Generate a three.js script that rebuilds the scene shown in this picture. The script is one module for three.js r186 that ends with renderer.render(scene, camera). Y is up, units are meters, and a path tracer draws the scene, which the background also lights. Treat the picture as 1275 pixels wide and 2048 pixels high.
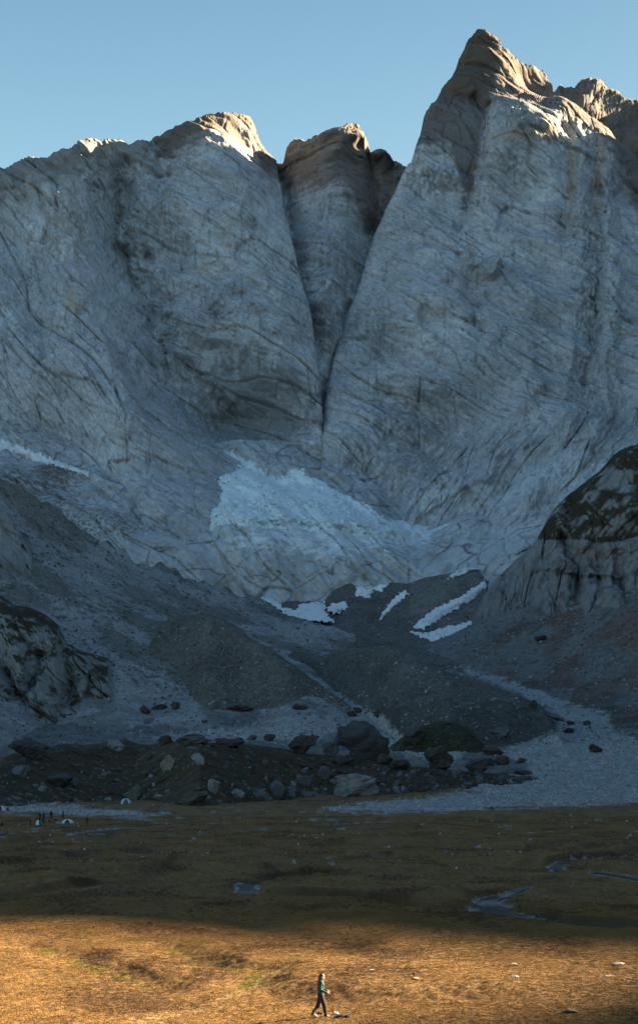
import * as THREE from 'three';
import { createNoise3D, createNoise2D } from 'simplex-noise';
import { mergeGeometries, mergeVertices, toCreasedNormals } from 'three/addons/utils/BufferGeometryUtils.js';
import { MarchingCubes } from 'three/addons/objects/MarchingCubes.js';

// ---------------------------------------------------------------- camera, sky, sun, exposure
const FOCAL = 3080, CX = 637.5, CY = 1553, EYE = 9.2;      // lens, optical axis and eye height above the meadow (m)
const scene = new THREE.Scene();
const camera = new THREE.PerspectiveCamera(2 * Math.atan(CY / FOCAL) * 180 / Math.PI, 1275 / 2048, 0.5, 12000);
camera.position.set(0, EYE, 0);
camera.lookAt(0, EYE, -100);
{ const FW = 2 * CY * 1275 / 2048; camera.setViewOffset(FW, 2 * CY, (FW - 1275) / 2, 0, 1275, 2048); }

const renderer = new THREE.WebGLRenderer({ antialias: true });
renderer.toneMapping = THREE.LinearToneMapping;
renderer.toneMappingExposure = 7.4;
renderer.shadowMap.enabled = true;

const SUN_UP = 24.5 * Math.PI / 180, SUN_BACK = 27 * Math.PI / 180;   // low evening sun, right of the valley and a little beyond it
const sunDir = new THREE.Vector3(Math.cos(SUN_UP) * Math.cos(SUN_BACK), Math.sin(SUN_UP), -Math.cos(SUN_UP) * Math.sin(SUN_BACK));
const sun = new THREE.DirectionalLight(new THREE.Color().setRGB(1.0, 0.80, 0.50), 5);
sun.position.copy(sunDir).multiplyScalar(3000); sun.target.position.set(0, 0, 0);
sun.castShadow = true; sun.shadow.mapSize.set(4096, 4096);
Object.assign(sun.shadow.camera, { left: -2600, right: 2600, top: 2600, bottom: -2600, near: 10, far: 8000 });
scene.add(sun, sun.target);

{ // clear evening sky: pale low down, deep blue overhead, a little paler round the sun
  const W = 512, H = 256, data = new Float32Array(W * H * 4);
  const zen = [0.0042, 0.0148, 0.0351], band = [0.0408, 0.0654, 0.0703], fall = [0.105, 0.086, 0.074];   // overhead, at 21.5 degrees, fade per degree
  for (let j = 0; j < H; j++) for (let i = 0; i < W; i++) {
    const el = ((j + 0.5) / H - 0.5) * Math.PI, az = ((i + 0.5) / W - 0.5) * 2 * Math.PI;
    const dx = Math.cos(el) * Math.cos(az), dy = Math.sin(el), dz = Math.cos(el) * Math.sin(az);
    const mu = Math.max(-1, Math.min(1, dx * sunDir.x + dy * sunDir.y + dz * sunDir.z));
    const g = 0.70, mie = (1 - g * g) / Math.pow(1 + g * g - 2 * g * mu, 1.5), deg = el * 180 / Math.PI, up = 13 + 4 * Math.log(1 + Math.exp((deg - 13) / 4)) - 21.5;
    const o = (j * W + i) * 4, low = el < 0 ? 0.35 : 1;
    for (let c = 0; c < 3; c++) data[o + c] = low * (zen[c] + band[c] * Math.exp(-fall[c] * up)) * (1 + 0.12 * (mu * mu - 0.3)) + [0.0056, 0.0056, 0.0046][c] * mie * low;
    data[o + 3] = 1;
  }
  const t = new THREE.DataTexture(data, W, H, THREE.RGBAFormat, THREE.FloatType);
  t.mapping = THREE.EquirectangularReflectionMapping; t.magFilter = THREE.LinearFilter; t.minFilter = THREE.LinearFilter; t.needsUpdate = true;
  scene.background = t; scene.environment = t;
}

// ---------------------------------------------------------------- helpers
function rng(seed) { let s = seed | 0; return () => { s = (s + 0x6d2b79f5) | 0; let t = Math.imul(s ^ (s >>> 15), 1 | s); t = (t + Math.imul(t ^ (t >>> 7), 61 | t)) ^ t; return ((t ^ (t >>> 14)) >>> 0) / 4294967296; }; }
const n3 = createNoise3D(rng(11)), n2 = createNoise2D(rng(23));
const clamp = (x, a = 0, b = 1) => x < a ? a : x > b ? b : x, lerp = (a, b, t) => a + (b - a) * t;
const smooth = (a, b, x) => { const t = clamp((x - a) / (b - a)); return t * t * (3 - 2 * t); };
const fbm = (x, y, z, oct = 4) => { let a = 1, s = 0, n = 0; for (let i = 0; i < oct; i++) { s += a * n3(x, y, z); n += a; a *= 0.5; x *= 2.03; y *= 2.03; z *= 2.03; } return s / n; };
const fbm2 = (x, y, oct = 4) => { let a = 1, s = 0, n = 0; for (let i = 0; i < oct; i++) { s += a * n2(x, y); n += a; a *= 0.5; x = x * 2.03 + 7.1; y = y * 2.03 + 3.7; } return s / n; };
const ridged = (x, y, z, oct = 4) => { let a = 1, s = 0, n = 0; for (let i = 0; i < oct; i++) { const r = 1 - Math.abs(n3(x, y, z)); s += a * r * r; n += a; a *= 0.5; x *= 2.1; y *= 2.1; z *= 2.1; } return s / n; };
// cells: every cell of broken rock has its own tilted face; returns [tilted offset, gap to the next cell, cell number 0..1]
function ihash(x, y, z) { let h = Math.imul(x, 374761393) ^ Math.imul(y, 668265263) ^ Math.imul(z, 2147483647 - 99991 * 7); h = Math.imul(h ^ (h >>> 13), 1274126177); h ^= h >>> 16; return h >>> 0; }
const cellOut = [0, 0, 0];
function cells(x, y, z) {
  const ix = Math.floor(x), iy = Math.floor(y), iz = Math.floor(z);
  let b1 = 9, b2 = 9, bx = 0, by = 0, bz = 0, bh = 0;
  for (let a = -1; a <= 1; a++) for (let b = -1; b <= 1; b++) for (let c = -1; c <= 1; c++) {
    const h = ihash(ix + a, iy + b, iz + c);
    const ex = ix + a + (h & 1023) / 1023 - x, ey = iy + b + ((h >>> 10) & 1023) / 1023 - y, ez = iz + c + ((h >>> 20) & 1023) / 1023 - z;
    const d = ex * ex + ey * ey + ez * ez;
    if (d < b1) { b2 = b1; b1 = d; bx = ex; by = ey; bz = ez; bh = h; } else if (d < b2) b2 = d;
  }
  const k = Math.imul(bh ^ (bh >>> 15), 2246822519) >>> 0;
  const tx = (k & 1023) / 511.5 - 1, ty = ((k >>> 10) & 1023) / 511.5 - 1, tz = ((k >>> 20) & 1023) / 511.5 - 1;
  cellOut[0] = -(bx * tx + by * ty + bz * tz); cellOut[1] = Math.sqrt(b2) - Math.sqrt(b1); cellOut[2] = ((bh >>> 7) & 4095) / 4095;
  return cellOut;
}
// the survey: bearing u and rise v as read from the viewpoint, and the distance into the valley, give a place in metres
const place = (u, v, d) => [(u - CX) / FOCAL * d, EYE + (CY - v) / FOCAL * d, -d];
function line(pts) { return (x) => { if (x <= pts[0][0]) return pts[0][1]; for (let i = 1; i < pts.length; i++) if (x <= pts[i][0]) { const [a, b] = [pts[i - 1], pts[i]]; return b[1] + (a[1] - b[1]) * (b[0] - x) / (b[0] - a[0] || 1); } return pts[pts.length - 1][1]; }; }
const segOut = [0, 0, 0, 0];     // distance, side, way along 0..1, second coordinate of the nearest point
function nearLine(pts, x, y) {
  let best = 1e18, side = 1, way = 0, ny = 0;
  for (let i = 1; i < pts.length; i++) {
    const ax = pts[i - 1][0], ay = pts[i - 1][1], ex = pts[i][0] - ax, ey = pts[i][1] - ay, px = x - ax, py = y - ay;
    const t = clamp((px * ex + py * ey) / (ex * ex + ey * ey || 1)), dx = px - ex * t, dy = py - ey * t, d = dx * dx + dy * dy;
    if (d < best) { best = d; side = ex * py - ey * px > 0 ? 1 : -1; way = (i - 1 + t) / (pts.length - 1); ny = ay + ey * t; }
  }
  segOut[0] = Math.sqrt(best); segOut[1] = side; segOut[2] = way; segOut[3] = ny; return segOut;
}
function inside(poly, x, y) { let c = false; for (let i = 0, j = poly.length - 1; i < poly.length; j = i++) { const [xi, yi] = poly[i], [xj, yj] = poly[j]; if ((yi > y) !== (yj > y) && x < (xj - xi) * (y - yi) / (yj - yi) + xi) c = !c; } return c; }
function edgeOf(poly) { const ring = [...poly, poly[0]]; let x0 = 1e9, x1 = -1e9, y0 = 1e9, y1 = -1e9; for (const [x, y] of poly) { x0 = Math.min(x0, x); x1 = Math.max(x1, x); y0 = Math.min(y0, y); y1 = Math.max(y1, y); } const f = (x, y) => { const d = nearLine(ring, x, y)[0]; return inside(poly, x, y) ? d : -d; }; f.box = [x0, x1, y0, y1]; return f; }   // > 0 inside
// thin-plate surface through surveyed points [u, v, value]
function plate(points) {
  const n = points.length, m = n + 3, A = Array.from({ length: m }, () => new Float64Array(m + 1)), S = 300;
  const phi = (r2) => r2 < 1e-12 ? 0 : 0.5 * r2 * Math.log(r2);
  const P = points.map(([u, v, w]) => [u / S, v / S, w]);
  for (let i = 0; i < n; i++) { for (let j = 0; j < n; j++) A[i][j] = phi((P[i][0] - P[j][0]) ** 2 + (P[i][1] - P[j][1]) ** 2); A[i][i] += 0.002; A[i][n] = A[n][i] = 1; A[i][n + 1] = A[n + 1][i] = P[i][0]; A[i][n + 2] = A[n + 2][i] = P[i][1]; A[i][m] = P[i][2]; }
  for (let c = 0; c < m; c++) { let p = c; for (let r = c + 1; r < m; r++) if (Math.abs(A[r][c]) > Math.abs(A[p][c])) p = r; [A[c], A[p]] = [A[p], A[c]]; for (let r = c + 1; r < m; r++) { const f = A[r][c] / A[c][c]; if (f) for (let k = c; k <= m; k++) A[r][k] -= f * A[c][k]; } }
  const w = new Float64Array(m); for (let c = m - 1; c >= 0; c--) { let s = A[c][m]; for (let k = c + 1; k < m; k++) s -= A[c][k] * w[k]; w[c] = s / A[c][c]; }
  return (u, v) => { u /= S; v /= S; let s = w[n] + w[n + 1] * u + w[n + 2] * v; for (let i = 0; i < n; i++) s += w[i] * phi((u - P[i][0]) ** 2 + (v - P[i][1]) ** 2); return s; };
}
const numbers = new Map();
function numbered(name) { const k = numbers.get(name) ?? 0; numbers.set(name, k + 1); return k ? `${name}_${String(k).padStart(3, '0')}` : name; }
function tag(o, label, category, group, kind) { if (label) o.userData.label = label; if (category) o.userData.category = category; if (group) o.userData.group = group; if (kind) o.userData.kind = kind; return o; }
function mesh(name, geo, mat, parent = scene) { const o = new THREE.Mesh(geo, mat); o.name = parent === scene ? numbered(name) : name; o.castShadow = o.receiveShadow = true; parent.add(o); return o; }
function gridGeometry(pos, col, nu, nv, keep) {
  const g = new THREE.BufferGeometry(), idx = [];
  for (let j = 0; j < nv - 1; j++) for (let i = 0; i < nu - 1; i++) {
    const a = j * nu + i, b = a + 1, c = a + nu, d = c + 1;
    if (pos[a * 3 + 1] === pos[c * 3 + 1] && pos[b * 3 + 1] === pos[d * 3 + 1] && pos[a * 3] === pos[c * 3]) continue;
    if (keep && !(keep[a] && keep[b] && keep[c] && keep[d])) continue;
    if ((i + j) & 1) idx.push(a, c, b, b, c, d); else idx.push(a, c, d, a, d, b);
  }
  let P = pos, C = col, I = idx;
  if (keep) { const map = new Int32Array(nu * nv).fill(-1); let n = 0; I = idx.map((k) => (map[k] < 0 ? map[k] = n++ : map[k])); P = new Float32Array(n * 3); C = new Float32Array(n * 3); for (let k = 0; k < nu * nv; k++) if (map[k] >= 0) for (let c = 0; c < 3; c++) { P[map[k] * 3 + c] = pos[k * 3 + c]; C[map[k] * 3 + c] = col[k * 3 + c]; } }
  g.setAttribute('position', new THREE.BufferAttribute(P, 3)); g.setAttribute('color', new THREE.BufferAttribute(C, 3)); g.setIndex(I); g.computeVertexNormals();
  return g;
}
const MAT = (o) => new THREE.MeshStandardMaterial({ roughness: 0.95, metalness: 0, ...o });
const earth = MAT({ vertexColors: true, side: THREE.DoubleSide }); earth.specularIntensity = 0.25;
// ridge or gully lines: [points, depth m (+ = into the rock), reach on the left of the line, reach on the right, sharpness]
function creases(list) {
  const L = list.map(([pts, a, wl, wr, p = 1.4, fade = 0]) => { const xs = pts.map((q) => q[0]), ys = pts.map((q) => q[1]), w = Math.max(wl, wr); return { pts, a, wl, wr, p, fade, b: [Math.min(...xs) - w, Math.max(...xs) + w, Math.min(...ys) - w, Math.max(...ys) + w] }; });
  return (u, v) => { let s = 0; for (const f of L) { if (u < f.b[0] || u > f.b[1] || v < f.b[2] || v > f.b[3]) continue; const q = nearLine(f.pts, u, v), w = q[1] > 0 ? f.wr : f.wl; if (q[0] < w) s += f.a * Math.pow(1 - q[0] / w, f.p) * (f.fade ? smooth(0, f.fade, q[2]) * smooth(1, 1 - f.fade, q[2]) : 1); } return s; };
}
// a mass of the mountain between its crest line top(u) and its foot bottom(u); relief stands out of it towards the open valley, back closes it behind the crest
function massif({ name, u0, u1, nu, nv, top, bottom, dist, relief, color, back = 0, backDrop = 0.8, round = 0, roundDepth = 0, edge, keep, mat = earth, way = [0, 0, 1], level }) {
  // nine columns in ten where the picture looks
  const a0 = Math.max(u0, -12), a1 = Math.min(u1, 1287), f0 = u0 < a0 ? 0.06 : 0, f1 = u1 > a1 ? 0.94 : 1;
  const column = (t) => t < f0 ? lerp(u0, a0, t / f0) : t > f1 ? lerp(a1, u1, (t - f1) / (1 - f1)) : lerp(a0, a1, (t - f0) / (f1 - f0));
  const index = (u) => u < a0 ? (u - u0) / (a0 - u0) * f0 : u > a1 ? f1 + (u - a1) / (u1 - a1) * (1 - f1) : f0 + (u - a0) / (a1 - a0) * (f1 - f0);
  const nb = back ? 6 : 0, rows = nv + nb, N = nu * rows, pos = new Float32Array(N * 3), col = new Float32Array(N * 3), U = new Float32Array(N), V = new Float32Array(N);
  for (let i = 0; i < nu; i++) {
    const u = column(i / (nu - 1)), t = top(u), b = bottom(u);
    for (let j = 0; j < nv; j++) {
      const v = level ? Math.max(t, lerp(level, b, j / (nv - 1))) : lerp(t, b, j / (nv - 1)), k = (j + nb) * nu + i;   // level: rows lie level and end at the crest
      let d = dist(u, v);
      if (round) { const s = clamp((edge ? nearLine(edge, u, v)[0] : v - t) / round); d += roundDepth * (1 - Math.sqrt(1 - (1 - s) * (1 - s))); }
      const p = place(u, v, d); pos[k * 3] = p[0]; pos[k * 3 + 1] = p[1]; pos[k * 3 + 2] = p[2]; U[k] = u; V[k] = v;
    }
    for (let j = 1; j <= nb; j++) { const k = (nb - j) * nu + i, q = nb * nu + i, s = back * (j / nb) ** 2, d = -pos[q * 3 + 2], r = (d + s) / d; pos[k * 3] = pos[q * 3] * r; pos[k * 3 + 1] = EYE + (pos[q * 3 + 1] - EYE) * r - s * backDrop; pos[k * 3 + 2] = -(d + s); U[k] = u; V[k] = t; }
  }
  const out = new Float32Array(pos), c = [0, 0, 0], p = new THREE.Vector3();
  for (let k = 0; k < N; k++) {
    const h = relief(pos[k * 3], pos[k * 3 + 1], pos[k * 3 + 2], U[k], V[k]);
    const fadeB = Math.floor(k / nu) < nb ? 0.4 : 1;
    for (let a = 0; a < 3; a++) out[k * 3 + a] += way[a] * h * fadeB;
  }
  const nr2 = gridNormals(out, nu, rows), kp = keep ? new Uint8Array(N) : null;
  for (let k = 0; k < N; k++) { p.set(nr2[k * 3], nr2[k * 3 + 1], nr2[k * 3 + 2]); color(c, out[k * 3], out[k * 3 + 1], out[k * 3 + 2], U[k], V[k], p); col[k * 3] = c[0]; col[k * 3 + 1] = c[1]; col[k * 3 + 2] = c[2]; if (kp) kp[k] = keep(U[k], V[k]) ? 1 : 0; }
  const o = mesh(name, gridGeometry(out, col, nu, rows, kp), mat);
  tag(o, null, null, null, 'structure');
  const near = (u, v) => { const i = Math.round(clamp(index(u)) * (nu - 1)), uu = column(i / (nu - 1)), t = top(uu), b = bottom(uu), j = Math.round(clamp((v - t) / (b - t)) * (nv - 1)) + nb, k = (j * nu + i) * 3; return new THREE.Vector3(out[k], out[k + 1], out[k + 2]); };
  return { o, near };
}
function gridNormals(pos, nu, nv) {
  const n = new Float32Array(nu * nv * 3);
  for (let j = 0; j < nv; j++) for (let i = 0; i < nu; i++) {
    const a = (j * nu + Math.max(i - 1, 0)) * 3, b = (j * nu + Math.min(i + 1, nu - 1)) * 3, c = (Math.max(j - 1, 0) * nu + i) * 3, d = (Math.min(j + 1, nv - 1) * nu + i) * 3;
    const ex = pos[b] - pos[a], ey = pos[b + 1] - pos[a + 1], ez = pos[b + 2] - pos[a + 2], fx = pos[d] - pos[c], fy = pos[d + 1] - pos[c + 1], fz = pos[d + 2] - pos[c + 2];
    let x = fy * ez - fz * ey, y = fz * ex - fx * ez, z = fx * ey - fy * ex; const l = Math.hypot(x, y, z) || 1, k = (j * nu + i) * 3; n[k] = x / l; n[k + 1] = y / l; n[k + 2] = z / l;
  }
  return n;
}
// height of the valley floor along the valley
const rise = line([[0, 6.5], [20, 5.0], [36, 1.6], [46, 0.25], [52, 0], [300, 0], [380, 0.4], [430, 0.9], [500, 1.6], [580, 7.9], [680, 16.5], [790, 27.9], [900, 42], [1050, 71.6], [1250, 112], [1440, 155], [1700, 230]]);
const riseS = (d) => (rise(d - 14) + rise(d) + rise(d + 14)) / 3;
const vOf = (d) => CY + (EYE - riseS(d)) / d * FOCAL;                     // rise line seen at distance d
const dOf = (v) => { let a = 40, b = 1700; for (let i = 0; i < 40; i++) { const m = (a + b) / 2; if (vOf(m) > v) a = m; else b = m; } return (a + b) / 2; };
const onFloor = ([u, v]) => { const d = dOf(v); return [(u - CX) / FOCAL * d, -d]; };
// stony ground, in survey bearings
const gravel = [[[985, 1505], [1060, 1482], [1108, 1462], [1125, 1438], [1090, 1412], [1040, 1388], [990, 1368], [930, 1348], [860, 1322], [815, 1308], [850, 1306], [930, 1335], [1010, 1358], [1080, 1382], [1140, 1408], [1222, 1428], [1215, 1450], [1300, 1495], [1700, 1540], [1700, 1608], [1280, 1606], [1150, 1613], [1000, 1616], [900, 1626], [750, 1628], [640, 1622], [700, 1610], [850, 1595], [955, 1582], [900, 1572], [1000, 1562], [1062, 1545], [1040, 1520]],
  [[585, 1345], [620, 1352], [670, 1385], [715, 1410], [760, 1430], [800, 1470], [860, 1490], [930, 1500], [900, 1530], [800, 1505], [740, 1490], [690, 1470], [600, 1485], [480, 1480], [380, 1480], [300, 1478], [420, 1455], [560, 1450], [660, 1430], [640, 1400], [605, 1370]],
  [[-80, 1610], [60, 1610], [150, 1612], [185, 1622], [240, 1628], [345, 1631], [300, 1641], [200, 1637], [90, 1628], [-80, 1622]]].map(edgeOf);
const gravelAt = (u, v) => { let s = -99; for (const g of gravel) { if (u < g.box[0] - 30 || u > g.box[1] + 30 || v < g.box[2] - 30 || v > g.box[3] + 30) continue; s = Math.max(s, g(u, v)); } return s; };
// ---------------------------------------------------------------- rock
// flat-faced noise: a lattice split into tetrahedra with plane faces, so that the rock breaks along planes and keens
function facet(x, y, z) {
  const ix = Math.floor(x), iy = Math.floor(y), iz = Math.floor(z); let a = x - ix, b = y - iy, c = z - iz, X = ix, Y = iy, Z = iz, w, s;
  const H = () => (ihash(X, Y, Z) & 65535) / 32767.5 - 1, o = a >= b ? (b >= c ? 0 : a >= c ? 1 : 2) : (a >= c ? 3 : b >= c ? 4 : 5);
  const seq = ORDER[o], f = [a, b, c]; w = f[seq[0]]; s = H() * (1 - w);
  for (let k = 0; k < 3; k++) { if (seq[k] === 0) X++; else if (seq[k] === 1) Y++; else Z++; const nx = k < 2 ? f[seq[k + 1]] : 0; s += H() * (f[seq[k]] - nx); }
  return s;
}
const ORDER = [[0, 1, 2], [0, 2, 1], [2, 0, 1], [1, 0, 2], [1, 2, 0], [2, 1, 0]];
const saw = (t) => { const f = t - Math.floor(t); return f < 0.82 ? f / 0.82 : (1 - f) / 0.18; };
// broken limestone: big swells, plane faces in five sizes, beds that step out, long open cracks that follow the beds (lean = their angle in the wall)
function rockRelief(x, y, z, lean, amp = 1) {
  const wx = x + 8 * n3(x / 150, y / 150, z / 400), wy = y + 8 * n3(x / 150 + 31, y / 150, z / 400 + 5), wz = 0.12 * z;
  const cs = Math.cos(lean), sn = Math.sin(lean), a = wx * cs + wy * sn, b = -wx * sn + wy * cs, e = wz + 0.3 * a - 0.2 * b;
  let h = 16 * fbm(x / 260, y / 260, z / 260, 3);
  h += 46 * facet(a / 170, b / 85, e / 300) + 27 * facet(a / 74 + 7, b / 36, e / 130) + 9 * facet(a / 32, b / 16 + 3, e / 56) + 3.6 * facet(a / 14 + 5, b / 7, e / 24) + 1.9 * facet(a / 6.5, b / 3.4, e / 11 + 9) + 1.0 * facet(a / 3.2, b / 1.9 + 4, e / 6);
  h += 4.2 * saw(b / 34 + 0.35 * n3(x / 120, y / 120, z / 400) + a / 500) * smooth(-0.25, 0.4, n3(x / 140 + 60, y / 140, z / 140)) + 1.5 * saw(b / 11 + 0.4 * n3(x / 80, y / 80, z / 300 + 4)) * smooth(-0.2, 0.4, n3(x / 70 + 20, y / 70, z / 70));
  const f1 = facet(a / 150 + 3, b / 42, e / 260), f2 = facet(a / 62 + 40, b / 17, e / 90), f3 = facet((wx * 0.97 + wy * 0.24) / 34, (wy * 0.97 - wx * 0.24) / 90, wz / 60 + 77);
  h -= 8 * smooth(0.045, 0, Math.abs(f1)) + 4.4 * smooth(0.07, 0, Math.abs(f2)) + 3.6 * smooth(0.06, 0, Math.abs(f3)) - 3 * smooth(0, 0.08, f1) - 1.5 * smooth(0, 0.1, f2);
  return h * amp;
}
const twoLeans = (f, l1, l2, w, ...p) => w <= 0 ? f(...p, l1) : w >= 1 ? f(...p, l2) : lerp(f(...p, l1), f(...p, l2), w);
const GREY = [0.44, 0.44, 0.448], BROWN = [0.165, 0.125, 0.100], RUST = [0.40, 0.315, 0.25], DARK = [0.15, 0.15, 0.155], PALE = [0.64, 0.645, 0.65];
const mixc = (c, k, t) => { c[0] = lerp(c[0], k[0], t); c[1] = lerp(c[1], k[1], t); c[2] = lerp(c[2], k[2], t); };
// mineral colour of the limestone: mottled grey, water streaks running down, thin pale and dark beds
function rockColor(c, x, y, z, lean) {
  const cs = Math.cos(lean), sn = Math.sin(lean), a = x * cs + y * sn, b = -x * sn + y * cs;
  c[0] = GREY[0]; c[1] = GREY[1]; c[2] = GREY[2];
  const m = fbm(x / 160, y / 160, z / 160, 4);
  mixc(c, PALE, smooth(0.0, 0.7, m) * 0.55); mixc(c, DARK, smooth(0.05, -0.75, m) * 0.42);
  mixc(c, DARK, smooth(0.30, 0.75, n3(x / 7, y / 95, z / 9) * 0.6 + 0.5 * n3(x / 22, y / 160, z / 22)) * 0.50);
  mixc(c, DARK, smooth(0.3, 0.75, n3(a / 75, b / 6, z / 60) * 0.7 + 0.4 * n3(a / 30 + 9, b / 3.2, z / 40)) * 0.55);
  mixc(c, PALE, smooth(0.45, 0.85, n3(a / 55, b / 5 + 70, z / 25)) * 0.4);
  mixc(c, RUST, smooth(0.45, 0.85, fbm(x / 60 + 200, y / 90, z / 60, 3)) * 0.35);
  const g = 1 + 0.20 * facet(a / 2.4, b / 1.5, z / 4) + 0.16 * n3(a / 7, b / 4, z / 7) + 0.08 * n3(x / 16, y / 16, z / 16); c[0] *= g; c[1] *= g; c[2] *= g;
}
const blob = (u, v, cu, cv, ru, rv) => { const q = ((u - cu) / ru) ** 2 + ((v - cv) / rv) ** 2; return q < 1 ? (1 - q) : 0; };
const stain = (c, k, t, x, y, z, s = 12, seed = 0) => { if (t <= 0) return; s *= 0.7; const m = t + 0.55 * n3(x / s + seed, y / (s * 2.2), z / s) + 0.3 * n3(x / 3 + seed, y / 9, z / 3); mixc(c, k, 0.85 * smooth(0.2, 0.95, m)); };

const jagged = (seed, pts) => { const f = line(pts); return (u) => f(u) + 3.2 * facet(u / 17 + seed, 0.5, 0.5) + 2.0 * facet(u / 6 + seed, 3.5, 0.5) + 1.0 * facet(u / 2.4, 7.5, seed); };
// crest lines, foot lines and surveyed distances of the four masses of the north face
const topLeft = jagged(0, [[-500, 470], [-250, 395], [-80, 352], [0, 336], [40, 321], [65, 313], [88, 311], [150, 297], [165, 283], [180, 276], [205, 279], [245, 283], [258, 292], [275, 282], [330, 263], [352, 246], [380, 226], [405, 216], [430, 213], [455, 217], [480, 226], [497, 237], [507, 250], [514, 268], [521, 285], [528, 296], [540, 305], [552, 315], [556, 345], [566, 405], [580, 462], [598, 540], [617, 610], [630, 680], [640, 760], [646, 850], [650, 960], [660, 1010]]);
const skyLeft = (u) => u > 548 ? 312 : topLeft(u);
const edgeLeft = []; for (let u = -500; u <= 660; u += 4) edgeLeft.push([u, topLeft(u)]);
const distLeft = plate([[-500, 470, 1980], [-250, 395, 2040], [0, 336, 2110], [90, 311, 2125], [180, 276, 2140], [255, 290, 2185], [330, 262, 2200], [430, 213, 2205], [428, 240, 2180], [470, 262, 2235], [505, 270, 2290], [520, 292, 2310], [545, 312, 2340], [470, 320, 2165], [515, 335, 2190], [556, 345, 2265],
  [0, 480, 2040], [130, 400, 2055], [145, 560, 1968], [0, 700, 1925], [200, 700, 1895], [270, 850, 1815], [0, 860, 1840], [120, 900, 1815], [300, 960, 1745], [420, 1010, 1700], [-300, 700, 1850], [-300, 950, 1740], [100, 1000, 1740],
  [240, 430, 2125], [262, 560, 2062], [318, 700, 2000], [395, 830, 1935], [175, 560, 1975], [300, 380, 2140], [430, 330, 2145], [420, 480, 2075], [380, 600, 2020], [520, 480, 2090], [500, 620, 2005], [600, 640, 2010], [430, 700, 2018], [560, 740, 1945], [620, 800, 1935], [380, 760, 2025], [480, 840, 2005], [560, 880, 1965], [620, 930, 1890], [460, 930, 1880], [600, 1010, 1840]]);
const creaseLeft = creases([
  [[[252, 292], [238, 400], [232, 480], [262, 540], [292, 620], [325, 720], [375, 800], [430, 850], [455, 905]], 84, 60, 100, 1.25, 0.12],
  [[[325, 265], [322, 340], [330, 430], [380, 540]], 26, 30, 40, 1.2, 0.2],
  [[[178, 285], [136, 380], [140, 480], [158, 580], [210, 690], [262, 830], [272, 900]], -34, 50, 100, 1.0, 0.15],
  [[[15, 345], [60, 470], [70, 620], [110, 720]], 24, 50, 70, 1.1, 0.25],
  [[[70, 330], [95, 420], [60, 560]], 20, 30, 30, 1.1, 0.25],
  [[[205, 290], [190, 380], [215, 470], [300, 640]], 18, 24, 30, 1.2, 0.2],
  [[[345, 690], [430, 700], [520, 735], [610, 790], [640, 850]], 16, 40, 150, 1.1, 0.15],
  [[[440, 225], [470, 330], [490, 430], [540, 560], [600, 690]], -40, 56, 130, 1.1, 0.12],
  [[[400, 500], [460, 560], [520, 640], [560, 700]], 13, 16, 28, 1.2, 0.2],
  [[[290, 420], [350, 520], [420, 610], [470, 690]], 14, 18, 30, 1.2, 0.2],
  [[[300, 640], [360, 780], [420, 850], [470, 900]], -30, 40, 18, 1.0, 0.2],
  [[[110, 760], [180, 770], [240, 800]], 10, 14, 30, 1.2, 0.3],
  [[[30, 560], [90, 700], [130, 800]], 14, 22, 30, 1.2, 0.3],
]);
massif({ name: 'left_peak_wall', u0: -500, u1: 660, nu: 640, nv: 440, level: 205, top: topLeft, bottom: line([[-500, 1010], [0, 1010], [300, 1090], [660, 1060]]),
  dist: (u, v) => { const wu = u + 9 * n2(u / 45, v / 60) + 3 * n2(u / 14, v / 18), wv = v + 9 * n2(u / 45 + 50, v / 60); return distLeft(u, v) + creaseLeft(wu, wv); },
  edge: edgeLeft, round: 18, roundDepth: 16, back: 420, backDrop: 0.75,
  relief: (x, y, z, u, v) => twoLeans((x, y, z, l) => rockRelief(x, y, z, l, 0.72), -0.95, -0.62, smooth(230, 300, u), x, y, z) ,
  color: (c, x, y, z, u, v) => {
    rockColor(c, x, y, z, u < 260 ? -0.95 : -0.62);
    const up = smooth(95, 10, v - skyLeft(u) - 26 * n3(x / 40, y / 22, z / 60) - 8 * n3(x / 9, y / 6, z / 9)) * lerp(0.6, 1, smooth(280, 340, u)); mixc(c, [0.130, 0.094, 0.070], up * 0.88);
    stain(c, [0.25, 0.245, 0.24], blob(u, v, 500, 815, 170, 125) * 1.2, x, y, z, 16, 3);  // recess darkened in the colour: overhang shading together with darker wet rock
    stain(c, [0.45, 0.36, 0.27], blob(u, v, 146, 600, 18, 40) * 0.9, x, y, z, 8, 9); stain(c, RUST, blob(u, v, 405, 530, 26, 14) * 0.8, x, y, z, 8, 5);
    stain(c, RUST, blob(u, v, 455, 480, 20, 22) * 0.6, x, y, z, 7, 15); stain(c, [0.23, 0.10, 0.075], blob(u, v, 240, 918, 40, 6) * 0.9, x, y, z, 9, 8);
    stain(c, [0.34, 0.30, 0.27], blob(u, v, 120, 430, 90, 160) * 0.6, x, y, z, 20, 18);
    stain(c, [0.17, 0.10, 0.08], blob(u, v, 10, 868, 40, 18), x, y, z, 10, 12);
  } });

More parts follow.
